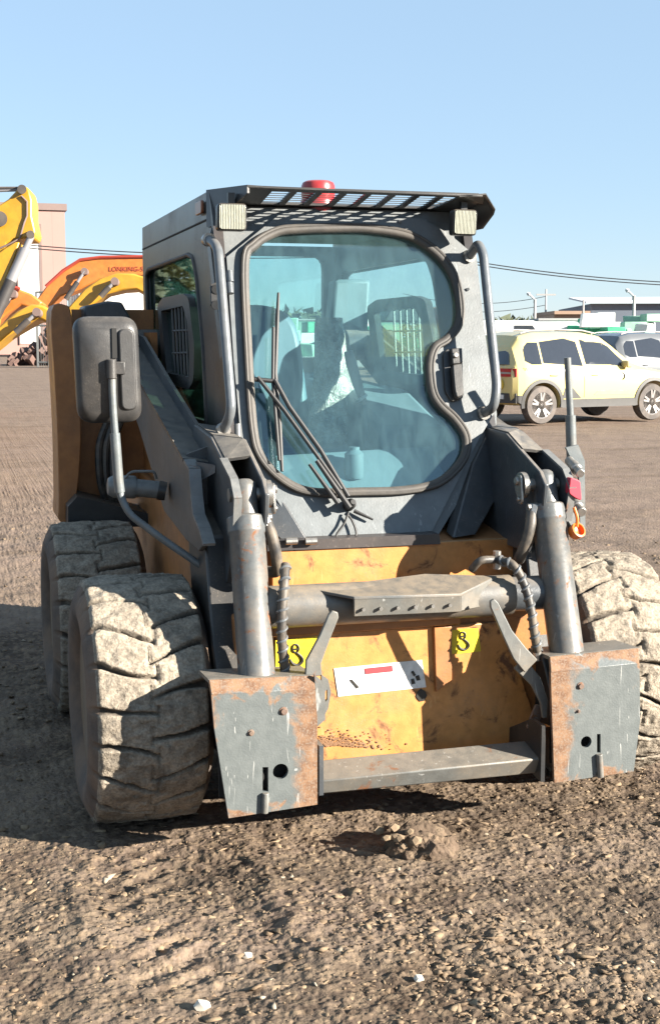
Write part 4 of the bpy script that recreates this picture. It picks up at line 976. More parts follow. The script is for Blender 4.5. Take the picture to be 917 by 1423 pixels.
# interior
seat = sub('operator_seat', L)
m = MB().prism(catmull([Vector((1.17,5.55,1.10)),Vector((1.16,5.58,1.45)),Vector((1.20,5.64,1.68)),Vector((1.32,5.66,1.74)),Vector((1.48,5.64,1.68)),Vector((1.52,5.58,1.45)),Vector((1.51,5.55,1.10))], 5), (0,.14,0)); obj('seat_back', m, M['seatblue'], seat, bevel=.03, seg=3)
obj('seat_cushion', MB().box(1.14,1.62,5.05,5.6,1.02,1.16), M['seatblue'], seat, bevel=.04, seg=3)
m = MB(); P = []
nu, nv = 14, 22; XW = AY(466, 520, 5.3).x
for j in range(nv+1):
    for i_ in range(nu+1):
        u, v_ = i_/nu, j/nv; z = 1.10+v_*.58; wob = .03*(float(fbm(np.array(u*5.), np.array(v_*7.), 3, 21))-.5)
        wd = .10+.03*math.sin(v_*6); x = XW+(u-.5)*2*wd*(.65+.35*math.sin(min(1, (1-v_)*4)*1.57))+.02*math.sin(v_*5); P.append((x, 5.33-.05*math.sin(u*3.14)+wob, z))
m.add(P, [(a, a+1, a+nu+2, a+nu+1) for j in range(nv) for a in range(j*(nu+1), j*(nu+1)+nu)]); obj('plastic_cover', m, M['wrap'], seat, smooth=60)
js = sub('control_lever', L)
m = MB().tube([AY(506,562,5.0), AY(497,535,5.0), AY(488,505,5.0), AY(484,488,5.0)], [.014,.020,.022,.018], 12); obj('lever_grip', m, plain('wrapped_grip', (.33,.27,.26), .5), js)
m = MB().tube([AY(506,562,5.0), AY(515,640,5.02)], .012, 8); obj('lever_stem', m, M['interior'], js)
obj('lever_collar', MB().tube([AY(501,551,4.998), AY(503,554,4.998)], .026, 12), M['white'], js)
obj('side_console', MB().prism([(1.62,4.75,.95),(1.62,4.85,1.25),(1.62,5.3,1.38),(1.62,6.4,1.42),(1.62,6.4,.95)], (.28,0,0)), M['interior'], L, bevel=.03)
obj('side_console', MB().prism([(1.0,4.75,.95),(1.0,4.85,1.2),(1.0,5.3,1.30),(1.0,6.4,1.34),(1.0,6.4,.95)], (.12,0,0)), M['interior'], L, bevel=.03)
q = AY(488, 430, 6.3); obj('rear_post', MB().prism([AY(465,388,6.3), AY(516,388,6.3), AY(510,500,6.3), AY(455,500,6.3)], (0,.12,0)), M['interior'], L, bevel=.02)
obj('foot_guard', MB().prism([(1.1,4.44,.97),(1.8,4.44,.97),(1.75,4.62,1.18),(1.15,4.62,1.16)], (0,.02,.01)), M['interior'], L)
q = AY(492, 642, 4.55); obj('washer_bottle', MB().lathe([(.03,-.06),(.035,-.05),(.035,.03),(.02,.045),(.02,.055),(.002,.056)], q, (0,0,1), 20), M['interior'], L)

# ------------------------------------------------------------------ background helpers
def mat_flat(name, col, rough=.7, sc=1.5, var=.10): return plain(name, col, rough, 0, var, sc)
M['pink'] = None
def wall_panels(name, col, pitch, axis=0, var=.06):
    s = NT(name); n = s.noise(.6, 4); x = s.n('ShaderNodeSeparateXYZ'); s.l(s.tc.outputs['Object'], x.inputs[0])
    fr = s.math('FRACT', s.math('DIVIDE', x.outputs[axis], pitch)); ln = s.map(fr, .0, .05, 1., 0.)
    c = s.mix(n, tuple(v*(1-var) for v in col), tuple(v*(1+var) for v in col)); c = s.mix(s.math('MULTIPLY', ln, .4), c, tuple(v*.6 for v in col))
    return s.pbr(c, .65, 0, s.bump(fr, .2, .03))
M['pink'] = wall_panels('pink_wall_panels', (.36,.215,.185), 2.6)
M['pinkroof'] = mat_flat('brown_roof_edge', (.20,.14,.125))
M['whitewall'] = wall_panels('white_wall_panels', (.72,.70,.67), .9)
M['bluewall'] = wall_panels('blue_grey_wall_panels', (.14,.17,.215), 1.1)
M['whiteroof'] = wall_panels('white_sheet_roof', (.72,.74,.76), .8)
M['brickish'] = mat_flat('tan_shed_wall', (.40,.27,.19), sc=.6, var=.25)
M['exyellow'] = paint('excavator_yellow', (.52,.275,.022), .35, .1, .05, 1.5, splat=.1, up=.2, bump=0)
M['exorange'] = paint('excavator_orange', (.56,.185,.035), .35, .1, .05, 1.5, splat=.1, up=.2, bump=0)
M['exdark'] = paint('excavator_dark', (.05,.045,.045), .5, .3, 0, 2, splat=.1)
M['exred'] = plain('dark_red_edge', (.35,.05,.03), .5)
M['chrome'] = plain('cylinder_rod_grey', (.33,.32,.33), .4, .3)
M['wire'] = plain('cable_black', (.03,.03,.035), .6)
M['concrete'] = plain('concrete_post', (.42,.41,.40), .85)
M['lampgrey'] = plain('lamp_metal', (.50,.52,.54), .5)
M['green'] = plain('green_wrap', (.02,.30,.16), .5, sc=3, var=.5)
M['palegreen'] = plain('pale_green_wrap', (.30,.50,.38), .5, sc=3, var=.3)
M['whitewrap'] = plain('white_wrap', (.72,.74,.70), .5, sc=3, var=.15)
M['vanwhite'] = plain('van_white_paint', (.78,.78,.77), .35)
M['fence'] = plain('fence_grey_steel', (.10,.105,.105), .6)
ORGN = Vector((0,0,0))

# pink building --------------------------------------------------------
D = 120.
def base_of(px, d):
    p = AD(px, 467, d); return Vector((p.x, p.y, 0))
tr = AD(90, 285, D); xr, yr_ = tr.x, tr.y
pb = thing('pink_building', (xr-9, yr_+4, 0), 'tall pinkish panel clad building behind the yellow excavator arm', 'building')
obj('wall', MB().box(xr-14, xr, yr_, yr_+25, 0, tr.z-.5), M['pink'], pb)
obj('roof_edge', MB().box(xr-14.1, xr+.2, yr_-.2, yr_+25.2, tr.z-.5, tr.z+.1), M['pinkroof'], pb)
a, b = AY(24, 312, yr_), AY(56, 398, yr_); wd = obj('white_panel', MB().box(a.x, b.x, yr_-.08, yr_-.003, 1.0, b.z+ (a.z-b.z)), M['whitewall'], pb)
fm = MB(); fm.box(b.x, b.x+.25, yr_-.12, yr_-.004, .9, a.z+.1); fm.box(a.x-.12, a.x, yr_-.12, yr_-.004, .9, a.z+.1); fm.box(a.x, b.x, yr_-.12, yr_-.004, a.z, a.z+.1); obj('panel_frame', fm, M['pinkroof'], wd)
# low white building
a = AD(110, 404, 105.); b = AD(215, 408, 105.)
wb = thing('white_building', (a.x+3, a.y+3, 0), 'low white building with dark roof band behind the yellow boom', 'building')
obj('wall', MB().box(a.x, b.x+1, a.y, a.y+7, 0, a.z-.02), M['whitewall'], wb); obj('roof_band', MB().box(a.x-.1, b.x+1.1, a.y-.12, a.y+7.1, a.z-.02, a.z+.3), M['pinkroof'], wb)
obj('roof', MB().prism([Vector((a.x-.1,a.y-.12,a.z+.3)),Vector((b.x+1.1,a.y-.12,a.z+.3)),Vector((b.x+1.1,a.y+3.5,a.z+1.2)),Vector((a.x-.1,a.y+3.5,a.z+1.2))], (0,.05,-.05)), M['whiteroof'], wb)

# excavators ------------------------------------------------------------
def plate_px(pts, d, th): return MB().prism([AD(*p, d) for p in pts], FW*th)
def excavator(label, d, mat, boom, edge, cyls, house_px, letters=None, house_off=0.):
    foot = AD(house_px, 455, d); g = Vector((foot.x, foot.y, 0))
    e = thing('excavator', g, label, 'excavator', 'excavators parked on the far side of the yard')
    bo = obj('boom', plate_px(boom, d, .36), mat, e, bevel=.03)
    if edge: obj('boom_edge', MB().tube([AD(*p, d-.01) for p in edge], .035, 6), M['exred'], bo)
    for (p, q, r) in cyls:
        a, b = AD(*p, d-.12), AD(*q, d-.12); c = sub('boom_cylinder', e)
        obj('barrel', MB().cyl(a, a.lerp(b, .62), r, 12), M['exdark'], c); obj('rod', MB().cyl(a.lerp(b, .6), b, r*.6, 12), M['chrome'], c); obj('rod_eye', MB().cyl(b-FW*.03, b+FW*.1, r*1.3, 14), M['pinkroof'], c)
    if letters:
        t, px, py, sz = letters; obj('lettering', text_mesh(t, sz, AD(px, py, d-.012), RT, UP), M['exred'], bo)
    # house, cab and tracks under the boom foot
    s = RT*1.0
    def B(cx, cz, hx, hz, depth, nm, m, off=0, bev=.05, par=e):
        c = g+RT*(cx-house_off)+Vector((0,0,cz)); fwd = Vector((FW.x,FW.y,0)).normalized()
        return obj(nm, MB().obox(c+fwd*off, RT*hx, fwd*depth, Vector((0,0,hz))), m, par, bevel=bev)
    B(-1.55, 1.32, 1.5, .42, 1.15, 'engine_house', mat, .9); B(-1.4, .80, .75, .10, .75, 'turntable', M['exdark'], .9)
    for off in (0., 1.8):
        t = B(-1.3, .38, 1.65, .36, .27, 'track', M['exdark'], off, .28)
    return e
# orange boom
OB = [(48,420),(66,396),(88,377),(112,362),(140,358),(202,357),(235,362),(262,378),(275,402),(262,402),(245,388),(205,384),(172,383),(140,388),(112,402),(84,412),(66,430)]
excavator('orange excavator with dark lettering along its raised boom', 27., M['exorange'], OB, [(64,398),(88,376),(112,361),(140,357.5),(202,356.5)], [((92,416),(118,377),.055)], 30, ('LONKING-5', 176, 374, .135), 1.5)
# yellow boom nearer
YB = [(78,452),(94,428),(118,401),(140,386),(163,379),(186,380),(206,386),(222,402),(232,430),(220,432),(207,412),(190,402),(172,403),(150,408),(128,424),(104,440),(92,456)]
excavator('yellow excavator whose curved boom crosses below the orange one', 22., M['exyellow'], YB, [], [((140,412),(160,391),.05)], 40, None, 1.6)
# two more, lower at the picture edge
OB2 = [(-70,470),(-40,420),(-10,402),(14,398),(28,402),(44,408),(60,420),(52,430),(30,424),(10,436),(-20,462),(-50,490)]
excavator('orange excavator nearest the picture edge with low boom', 20., M['exorange'], OB2, [(-40,420),(-10,402),(14,398),(28,402)], [((2,430),(18,408),.05)], -60, None, 1.2)
YB2 = [(-30,478),(0,452),(24,432),(44,422),(60,424),(74,432),(76,446),(64,448),(54,442),(36,452),(12,466),(-10,484)]
excavator('yellow excavator with short boom beside the loader upright', 16., M['exyellow'], YB2, [], [((22,462),(52,434),.04)], -90, None, 1.5)
# big yellow arm
gx0 = AD(-60, 455, 13.)
ex = thing('excavator', (gx0.x, gx0.y, 0), 'big yellow excavator whose raised arm joint stands before pink building', 'excavator', 'excavators parked on the far side of the yard')
am = obj('arm', plate_px([(-50,480),(-40,330),(-20,290),(0,284),(12,276),(25,262),(33,257),(41,262),(45,278),(45,300),(50,322),(47,331),(38,331),(24,332),(10,338),(-8,440),(-20,500)], 13., .30), M['exyellow'], ex, bevel=.02)
obj('arm_web', plate_px([(-4,352),(8,344),(22,336),(28,336),(20,360),(8,392),(-2,420),(-20,420)], 12.97, .2), M['exyellow'], ex, bevel=.015)
obj('weld_seam', MB().tube([AD(*p, 12.985) for p in ((0,345),(12,340),(28,331),(34,310),(38,300),(38,280),(30,272))], .010, 6), M['pinkroof'], am)
for (px, py, r) in ((31,263,.045),(0,304,.075),(43,326,.04)): obj('pin', MB().cyl(AD(px,py,12.94), AD(px,py,13.35), r, 18), M['exdark'], ex)
c = sub('arm_cylinder', ex)
obj('barrel', MB().cyl(AD(14,394,12.98), AD(36,346,12.98), .055, 14), M['chrome'], c); obj('rod', MB().cyl(AD(34,350,12.98), AD(44,328,12.98), .035, 12), M['chrome'], c)
obj('barrel_lower', MB().cyl(AD(-20,470,12.98), AD(16,390,12.98), .06, 14), M['exdark'], c)
obj('link_rod', MB().cyl(AD(-60,262,13.1), AD(28,262,13.1), .02, 10), M['exdark'], ex); obj('link_rod', MB().cyl(AD(-60,267,13.1), AD(28,264,13.1), .015, 10), M['chrome'], ex)
fwd = Vector((FW.x,FW.y,0)).normalized()
for cx, cz, hx, hz, dp, nm, m_ in ((-3.0,1.3,1.5,.45,1.2,'engine_house',M['exyellow']),(-2.9,.8,.8,.1,.8,'turntable',M['exdark'])):
    obj(nm, MB().obox(ex.location+RT*cx+fwd*.9+Vector((0,0,cz)), RT*hx, fwd*dp, Vector((0,0,hz))), m_, ex, bevel=.05)
for off in (0, 1.8): obj('track', MB().obox(ex.location+RT*-3.0+fwd*off+Vector((0,0,.38)), RT*1.7, fwd*.27, Vector((0,0,.36))), M['exdark'], ex, bevel=.28)

# fence with rubble beyond it at left
def fence_line(px0, px1, d, ztop, label, n):
    a, b = base_of(px0, d), base_of(px1, d); f_ = thing('metal_fence', a, label, 'fence')
    m = MB(); 
    for z in (ztop-.04, ztop*.55, .25): m.cyl(a+Vector((0,0,z)), b+Vector((0,0,z)), .05, 6)
    obj('rail', m, M['fence'], f_)
    for k in range(n+1):
        p = a.lerp(b, k/n); obj('post', MB().box(p.x-.05, p.x+.05, p.y-.05, p.y+.05, 0, ztop), M['fence'], f_)
    m = MB()
    for k in range(n*5):
        p = a.lerp(b, (k+.5)/(n*5)); m.cyl(p, p+Vector((0,0,ztop)), .012, 5)
    obj('bars', m, M['fence'], f_)
fence_line(52, 130, 70., 4.0, 'grey metal bar fence between the excavator booms', 5)
# scrap heap behind the fence
mb = MB(); c0 = base_of(85, 76.)
for k in range(300):
    s = rng.uniform(.2, .6); xx_ = rng.normal(0, 1.2); q = c0+Vector((xx_, rng.uniform(-.8, .8), rng.uniform(.2, 2.0)*math.exp(-xx_*xx_*.25)))
    ax_ = Vector(rng.normal(size=3)).normalized(); b_ = ax_.orthogonal().normalized(); mb.obox(q, ax_*s, b_*s*.4, ax_.cross(b_)*s*.25)
tag(obj('scrap_heap', mb, plain('rusty_scrap', (.13,.075,.06), .8, var=.6, sc=3), None, c0, smooth=0), 'reddish scrap heap behind the grey bar fence', 'scrap heap')

# cables and poles -----------------------------------------------------
def cable(p0, p1, d0, d1, sag, label, r=.018):
    a, b = AD(*p0, d0), AD(*p1, d1); P = [a.lerp(b, k/24)-Vector((0,0,sag*4*(k/24)*(1-k/24))) for k in range(25)]
    tag(obj('power_cable', MB().tube(P, r, 6), M['wire'], None, a), label, 'cable', 'overhead power cables')
cable((-60,330),(460,352), 46., 46., .25, 'upper black cable passing before the pink building', .020)
cable((-60,334),(460,357), 46., 46., .25, 'lower black cable passing before the pink building', .020)
cable((420,312),(1080,395), 40., 40., .5, 'upper of two cables above the taxi', .016)
cable((420,316),(1080,399), 40., 40., .5, 'lower of two cables above the taxi', .016)
cable((560,408),(757,412), 95., 95., .6, 'thin far cable running to the wooden pole', .022)
cable((560,424),(757,424), 95., 95., .5, 'low far cable running to the wooden pole', .022)
def street_lamp(px, top, d, label, armpx):
    b = base_of(px, d); t = AD(px, top, d); s = thing('street_lamp', b, label, 'street lamp', 'street lamps along the yard edge')
    obj('pole', MB().tube([b, Vector((b.x,b.y,t.z))], [.11,.065], 10), M['concrete'], s)
    e = AD(px+armpx, top-6, d); obj('lamp_arm', MB().tube([Vector((t.x,t.y,t.z-.2)), t, e], .05, 8), M['lampgrey'], s)
    e2 = AD(px+armpx*1.7, top-9, d); obj('lamp_head', MB().tube([e, e.lerp(e2,.3), e2], [.05,.11,.06], 10), M['lampgrey'], s)
street_lamp(742, 416, 70., 'pale street lamp standing behind the white vans', -6)
street_lamp(879, 411, 62., 'pale street lamp standing before the blue grey warehouse', -6)
def pole(px, top, d, label, cross=True):
    b = base_of(px, d); t = AD(px, top, d); s = thing('utility_pole', b, label, 'pole', 'utility poles in the distance')
    obj('pole', MB().tube([b, Vector((b.x,b.y,t.z))], [.10,.06], 8), M['concrete'], s)
    if cross: obj('cross_arm', MB().obox(Vector((b.x,b.y,t.z-.4)), RT*.7, fwd*.05, Vector((0,0,.06))), M['concrete'], s)
pole(757, 402, 95., 'thin utility pole at the end of the tan shed'); pole(809, 417, 80., 'short utility pole rising before the tan shed', False)

# warehouse and shed at right ------------------------------------------
D = 88.; a = AD(821, 422, D); zt = AD(917, 411, D-12).z
wh_ = thing('warehouse', (a.x+20, a.y, 0), 'blue grey warehouse with white sloping sheet roof', 'building')
dirx = Vector((.94,-.34,0)); diry = Vector((.34,.94,0)); a0 = Vector((a.x, a.y, 0)); Lw = 46.
m = MB().add([a0, a0+dirx*Lw, a0+dirx*Lw+diry*20, a0+diry*20]+[p+Vector((0,0,a.z)) for p in (a0, a0+dirx*Lw, a0+dirx*Lw+diry*20, a0+diry*20)], [(0,1,5,4),(1,2,6,5),(2,3,7,6),(3,0,4,7),(0,3,2,1),(4,5,6,7)]); obj('wall', m, M['bluewall'], wh_, smooth=0)
e0 = a0+Vector((0,0,a.z+.02))-diry*.4-dirx*.4; r1 = dirx*(Lw+.8)
m = MB().prism([e0, e0+r1, e0+r1+diry*10+Vector((0,0,.75)), e0+diry*10+Vector((0,0,.55))], (0,0,.12)); obj('roof', m, M['whiteroof'], wh_, smooth=0)
m = MB()
for k in range(5): m.obox(a0+dirx*(3+k*8)-diry*.03+Vector((0,0,1.9)), dirx*1.6, diry*.02, Vector((0,0,1.6)))
a = AD(755, 429, 84.); b = AD(801, 430.5, 84.)
sh = thing('tan_shed', (a.x, a.y, 0), 'long tan and brown shed left of the blue grey warehouse', 'building')
obj('wall', MB().obox(Vector(((a.x+b.x)/2,(a.y+b.y)/2,a.z/2-.2)), (b-a)*.52*Vector((1,1,0)).length/1.414 if False else Vector(((b.x-a.x)/2,(b.y-a.y)/2,0)), fwd*4, Vector((0,0,a.z/2-.2))), M['brickish'], sh, smooth=0)
obj('roof', MB().obox(Vector(((a.x+b.x)/2,(a.y+b.y)/2,a.z-.32)), Vector(((b.x-a.x)/2*1.03,(b.y-a.y)/2*1.03,0)), fwd*4.3, Vector((0,0,.1))), M['brickish'], sh, smooth=0)

# vans and containers far off ---------------------------------------------
def van(px, d, ln, label, heading=1.):
    g = base_of(px, d); v = thing('parked_van', g, label, 'van', 'white vans parked beyond the taxi')
    u = RT; prof = [(-ln/2,.35),(-ln/2,2.1),(-ln/2+.15,2.25),(ln/2-1.3,2.25),(ln/2-.75,1.35),(ln/2,1.1),(ln/2,.35)]
    obj('body', MB().prism([g+u*(x*heading)+Vector((0,0,z)) for x, z in prof], fwd*1.9), M['vanwhite'], v, bevel=.08)
    w_ = [(ln/2-2.1,1.4),(ln/2-2.1,2.05),(ln/2-1.38,2.05),(ln/2-.92,1.4)]
    obj('window', MB().prism([g+u*(x*heading)+Vector((0,0,z))-fwd*.012 for x, z in w_], fwd*.01), M['carglass'], v)
    for x in (-ln/2+.8, ln/2-.85):
        c = g+u*(x*heading)+Vector((0,0,.34)); obj('wheel', MB().cyl(c-fwd*.03, c+fwd*.2, .34, 18), M['rubber'], v)
van(700, 52., 5.0, 'white van with dark windscreen right behind the cab handrail'); van(731, 56., 4.6, 'white van parked under the pale street lamp', -1.)
def container(px, d, ln, ht, mat, label, name='site_container'):
    g = base_of(px, d); c = thing(name, g, label, 'container')
    obj('wall', MB().obox(g+Vector((0,0,ht/2+.1)), RT*ln/2, fwd*1.2, Vector((0,0,ht/2))), mat, c, bevel=.03)
    obj('roof', MB().obox(g+Vector((0,0,ht+.13)), RT*(ln/2+.06), fwd*1.26, Vector((0,0,.05))), M['concrete'], c)
    obj('door', MB().obox(g-fwd*1.21+RT*ln*.2+Vector((0,0,ht*.45)), RT*.45, fwd*.02, Vector((0,0,ht*.42))), M['concrete'], c)
container(772, 60., 1.9, 2.25, M['whitewrap'], 'pale grey site container beside the green bales')
container(420, 80., 12., 2.5, M['palegreen'], 'long pale green container seen through the cab')
# green wrapped bales
LABG = {'green_wrap':('green wrapped bale piled up before the blue grey warehouse','green wrapped bales'),'pale_green_wrap':('pale green wrapped bale piled up before the warehouse','pale green wrapped bales'),'white_wrap':('white wrapped bale piled up among the green ones','white wrapped bales')}
for px, d in [(782+i_*7.2, 58+4*math.sin(i_*1.9)) for i_ in range(18)]+[(x, 66.) for x in (655,640,625,610,595,575,520,500,480,455,430,405,385,365,352)]:
    zt = .1
    for lv in range(9):
        hz = rng.uniform(.16, .34)
        if zt+2*hz > rng.uniform(2.2, 2.75): break
        g = base_of(px+rng.uniform(-5, 5), d+rng.uniform(-1, 1)); mt = (M['green'], M['palegreen'], M['green'], M['whitewrap'], M['whitewrap'], M['palegreen'])[int(rng.integers(0, 6))]
        a_ = rng.uniform(-.6, .6); ux = RT*math.cos(a_)+fwd*math.sin(a_); uy = ux.cross(Vector((0,0,1)))
        o = obj('wrapped_bale', MB().obox(g+Vector((0,0,zt+hz)), ux*rng.uniform(.22, .62), uy*.4, Vector((0,0,hz))+ux*rng.uniform(-.05, .05)), mt, None, g, bevel=.04, seg=2)
        tag(o, LABG[mt.name][0], 'bale', LABG[mt.name][1]); zt += 2*hz+.01

# far trees ---------------------------------------------------------------
def leaf_mat():
    s = NT('far_foliage'); g = s.n('ShaderNodeNewGeometry'); return s.pbr(s.mix(g.outputs['Random Per Island'], (.035,.05,.028), (.09,.105,.06)), .8)
ml = leaf_mat(); n = 9000; cx_ = rng.uniform(-60, 190, n); hh2 = 3.5+5*fbm(cx_*.08, cx_*0, 3, 30); zz = rng.uniform(0, 1, n)**.7*hh2
yy2 = 270+rng.normal(0, 4, n); P = np.stack([cx_, yy2, zz], 1); V = P[:, None, :]+rng.normal(0, .75, (n, 3, 3)); 
n2 = 9000; x2 = rng.uniform(-42, -3, n2); z2 = rng.uniform(0, 1, n2)**.7*(6+5*fbm(x2*.25, x2*0, 3, 40)); P2 = np.stack([x2, 105+rng.normal(0, 2, n2), z2], 1)
V = np.concatenate([V, P2[:, None, :]+rng.normal(0, .4, (n2, 3, 3))]); n += n2
me = np_mesh('far_woods', V.reshape(-1, 3), np.arange(n*3).reshape(-1, 3)); me.materials.append(ml); o = bpy.data.objects.new('far_woods', me); COL.objects.link(o); tag(o, 'dark strip of distant trees along the horizon', 'woods', None, 'stuff')

# ------------------------------------------------------------------ the cars
def bsec(M_, u):                                               # interpolate station table
    for a, b in zip(M_, M_[1:]):
        if a[0] <= u <= b[0]:
            t = (u-a[0])/(b[0]-a[0]) if b[0] > a[0] else 0; return [x+(y-x)*t for x, y in zip(a, b)]
    return list(M_[-1])
def make_car(label, cat, rear_near, head, paintm, clad, wheelm, details, group=None, glassm=None, stretch=1.):
    hd = Vector((head[0], head[1], 0)).normalized(); side = Vector((hd.y, -hd.x, 0))      # side = towards the camera (right-hand side)
    r0 = Vector((rear_near[0], rear_near[1], 0))-side*.90                                  # centre line under the rear axle
    car = thing('parked_car', r0+hd*1.3, label, cat, group); WB = 2.58; UP_ = Vector((0,0,1))
    def P(u, w_, z): return r0+hd*(u*(stretch if u > 0 else 1.))+side*w_+UP_*z
    glassm = glassm or M['carglass']
    # stations: u, sill z, half width low, belt z, half width belt, roof z, half width roof
    S = [(-.80,.52,.62,1.02,.60,1.04,.56),(-.76,.42,.80,1.02,.80,1.10,.66),(-.66,.36,.87,1.05,.86,1.42,.66),(-.45,.34,.90,1.07,.895,1.62,.64),(-.1,.30,.915,1.06,.91,1.685,.64),(.5,.28,.92,1.04,.915,1.705,.645),(1.1,.28,.92,1.01,.915,1.69,.64),(1.5,.28,.92,.99,.915,1.62,.62),(1.85,.28,.92,.985,.91,1.42,.60),(2.2,.29,.92,.98,.905,1.16,.62),(2.4,.30,.92,.975,.90,1.04,.74),(2.7,.32,.91,.93,.885,.99,.72),(3.1,.36,.87,.86,.84,.93,.68),(3.32,.42,.78,.78,.76,.84,.60),(3.42,.50,.62,.70,.60,.74,.50)]
    S = [((s[0]*.80,)+s[1:]) if s[0] < 0 else s for s in S]
    us = sorted(set([s[0] for s in S]+[x*.12-.64 for x in range(34)])); rows = []
    for u in us:
        _, sz, wl_, bz, wb_, rz, wr = bsec(S, u); h = []
        h += [(0,sz),(wl_*.7,sz),(wl_*.95,sz+.02),(wl_,sz+.10),(wl_*1.0+.012,sz+(bz-sz)*.45),(wl_*1.0+.006,sz+(bz-sz)*.72),(wb_,bz-.05),(wb_-.02,bz)]
        for t in (.25,.5,.75,.92): h.append((wb_-.02+(wr-wb_+.02)*t, bz+(rz-bz)*(t*.96)))
        h += [(wr-.03, rz-(rz-bz)*.025), (wr*.8, rz), (wr*.4, rz+.012), (0, rz+.015)]
        rows.append(h)
    m = MB(); K = len(rows[0]); ring = 2*K-2
    for u, h in zip(us, rows):
        full = h + [(-a, z) for a, z in h[-2:0:-1]]
        for a, z in full: m.v.append(P(u, a, z))
    for i_ in range(len(us)-1):
        for k in range(ring): k2 = (k+1) % ring; m.f.append((i_*ring+k2, i_*ring+k, (i_+1)*ring+k, (i_+1)*ring+k2))
    m.f.append(tuple(range(ring))); m.f.append(tuple(range((len(us)-1)*ring, len(us)*ring))[::-1])
    body = obj('body', m, paintm, car, smooth=28)
    bm = bmesh.new(); bm.from_mesh(body.data); bmesh.ops.recalc_face_normals(bm, faces=bm.faces); bm.to_mesh(body.data); bm.free()
    # wheel openings
    for u in (0., WB):
        ct = MB().cyl(P(u, -1.2, .37)-car.location+car.location, P(u, 1.2, .37), .405, 36); co = obj('cutter', ct, None, None)
        bpy.context.view_layer.update()
        bo = body.modifiers.new('arch', 'BOOLEAN'); bo.object = co; bo.operation = 'DIFFERENCE'; bo.solver = 'EXACT'
        dg = bpy.context.evaluated_depsgraph_get(); nm = bpy.data.meshes.new_from_object(body.evaluated_get(dg)); body.modifiers.clear(); body.data = nm
        bpy.data.objects.remove(co)
    body.data.name = 'body'; body.data.set_sharp_from_angle(angle=R_(28))
    # surface point on the near/far flank at (u, z)
    def flank(u, z, off=0., sgn=1):
        h = None
        _, sz, wl_, bz, wb_, rz, wr = bsec(S, u); pts = [(wl_,sz+.10),(wl_+.012,sz+(bz-sz)*.45),(wl_+.006,sz+(bz-sz)*.72),(wb_,bz-.05),(wb_-.02,bz)]+[(wb_-.02+(wr-wb_+.02)*t, bz+(rz-bz)*(t*.96)) for t in (.25,.5,.75,.92,1.)]
        w_ = pts[0][0]
        for (a, za), (b, zb) in zip(pts, pts[1:]):
            if za <= z <= zb: w_ = a+(b-a)*(z-za)/max(1e-6, zb-za); break
        else: w_ = pts[-1][0] if z > pts[-1][1] else pts[0][0]
        return P(u, sgn*(w_+off), z)
    def panel(name, poly, mat, off, par, sgn=1, step=.12):
        # polygon given in (u, z) draped on the flank as horizontal strips
        zs = [p[1] for p in poly]; z0, z1 = min(zs), max(zs); nz_ = max(2, int((z1-z0)/.06)); mm = MB(); rowsP = []
        for j in range(nz_+1):
            z = z0+(z1-z0)*(j/nz_)*.999+.0003; xs = []
            for a, b in zip(poly, poly[1:]+poly[:1]):
                if (a[1]-z)*(b[1]-z) < 0: xs.append(a[0]+(b[0]-a[0])*(z-a[1])/(b[1]-a[1]))
            if len(xs) < 2: continue
            lo, hi = min(xs), max(xs); rowsP.append([(lo+(hi-lo)*k/8, z) for k in range(9)])
        o_ = len(rowsP)
        for r in rowsP:
            for (u, z) in r: mm.v.append(flank(u, z, off, sgn))
        for r in rowsP:
            for (u, z) in r: mm.v.append(flank(u, z, off-.012, sgn))
        n1 = o_*9
        for j in range(o_-1):
            for k in range(8):
                q = (j*9+k, j*9+k+1, (j+1)*9+k+1, (j+1)*9+k); mm.f.append(q if sgn > 0 else q[::-1])
        # rim
        rim = [k for k in range(9)]+[j*9+8 for j in range(1, o_)]+[(o_-1)*9+k for k in range(7, -1, -1)]+[j*9 for j in range(o_-2, 0, -1)]
        for a, b in zip(rim, rim[1:]+rim[:1]): mm.f.append((a+n1, b+n1, b, a) if sgn > 0 else (a, b, b+n1, a+n1))
        return obj(name, mm, mat, par)
    for sgn in (1, -1):
        panel('side_window', [(-.36,1.13),(-.22,1.10),(.0,1.10),(.0,1.50),(-.22,1.50),(-.34,1.40)], glassm, .004, car, sgn)
        panel('side_window', [(.04,1.10),(.92,1.06),(.86,1.55),(.60,1.575),(.04,1.54)], glassm, .004, car, sgn)
        panel('side_window', [(1.0,1.055),(2.08,1.03),(2.0,1.10),(1.66,1.42),(1.42,1.52),(.96,1.55)], glassm, .004, car, sgn)
        # cladding: sill and arches
        panel('sill_cladding', [(.44,.30),(2.14,.30),(2.10,.53),(.48,.53)], clad, .016, car, sgn)
        panel('bumper_cladding', [(-.58,.40),(-.43,.36),(-.41,.56),(-.56,.60)], clad, .012, car, sgn)
        panel('bumper_cladding', [(3.0,.40),(3.25,.44),(3.25,.58),(3.02,.56)], clad, .012, car, sgn)
        for u in (0., WB):
            am_ = MB(); NA = 22; a0_, a1_ = -.15, math.pi+.15; V = []
            for k in range(NA+1):
                t = a0_+(a1_-a0_)*k/NA
                for rr, off in ((.400,-.03),(.400,.02),(.462,.016),(.466,-.02)):
                    uu, z_ = u+rr*math.cos(t), .37+rr*math.sin(t); V.append(flank(uu, max(z_, .30), off, sgn))
            for k in range(NA):
                for j in range(3): q = (k*4+j, k*4+j+1, (k+1)*4+j+1, (k+1)*4+j); am_.f.append(q[::-1] if sgn > 0 else q)
            am_.v = V; obj('wheel_arch', am_, clad, car)
            c = P(u, sgn*.80, .355); wv = sub('wheel', car); n_ = side*sgn
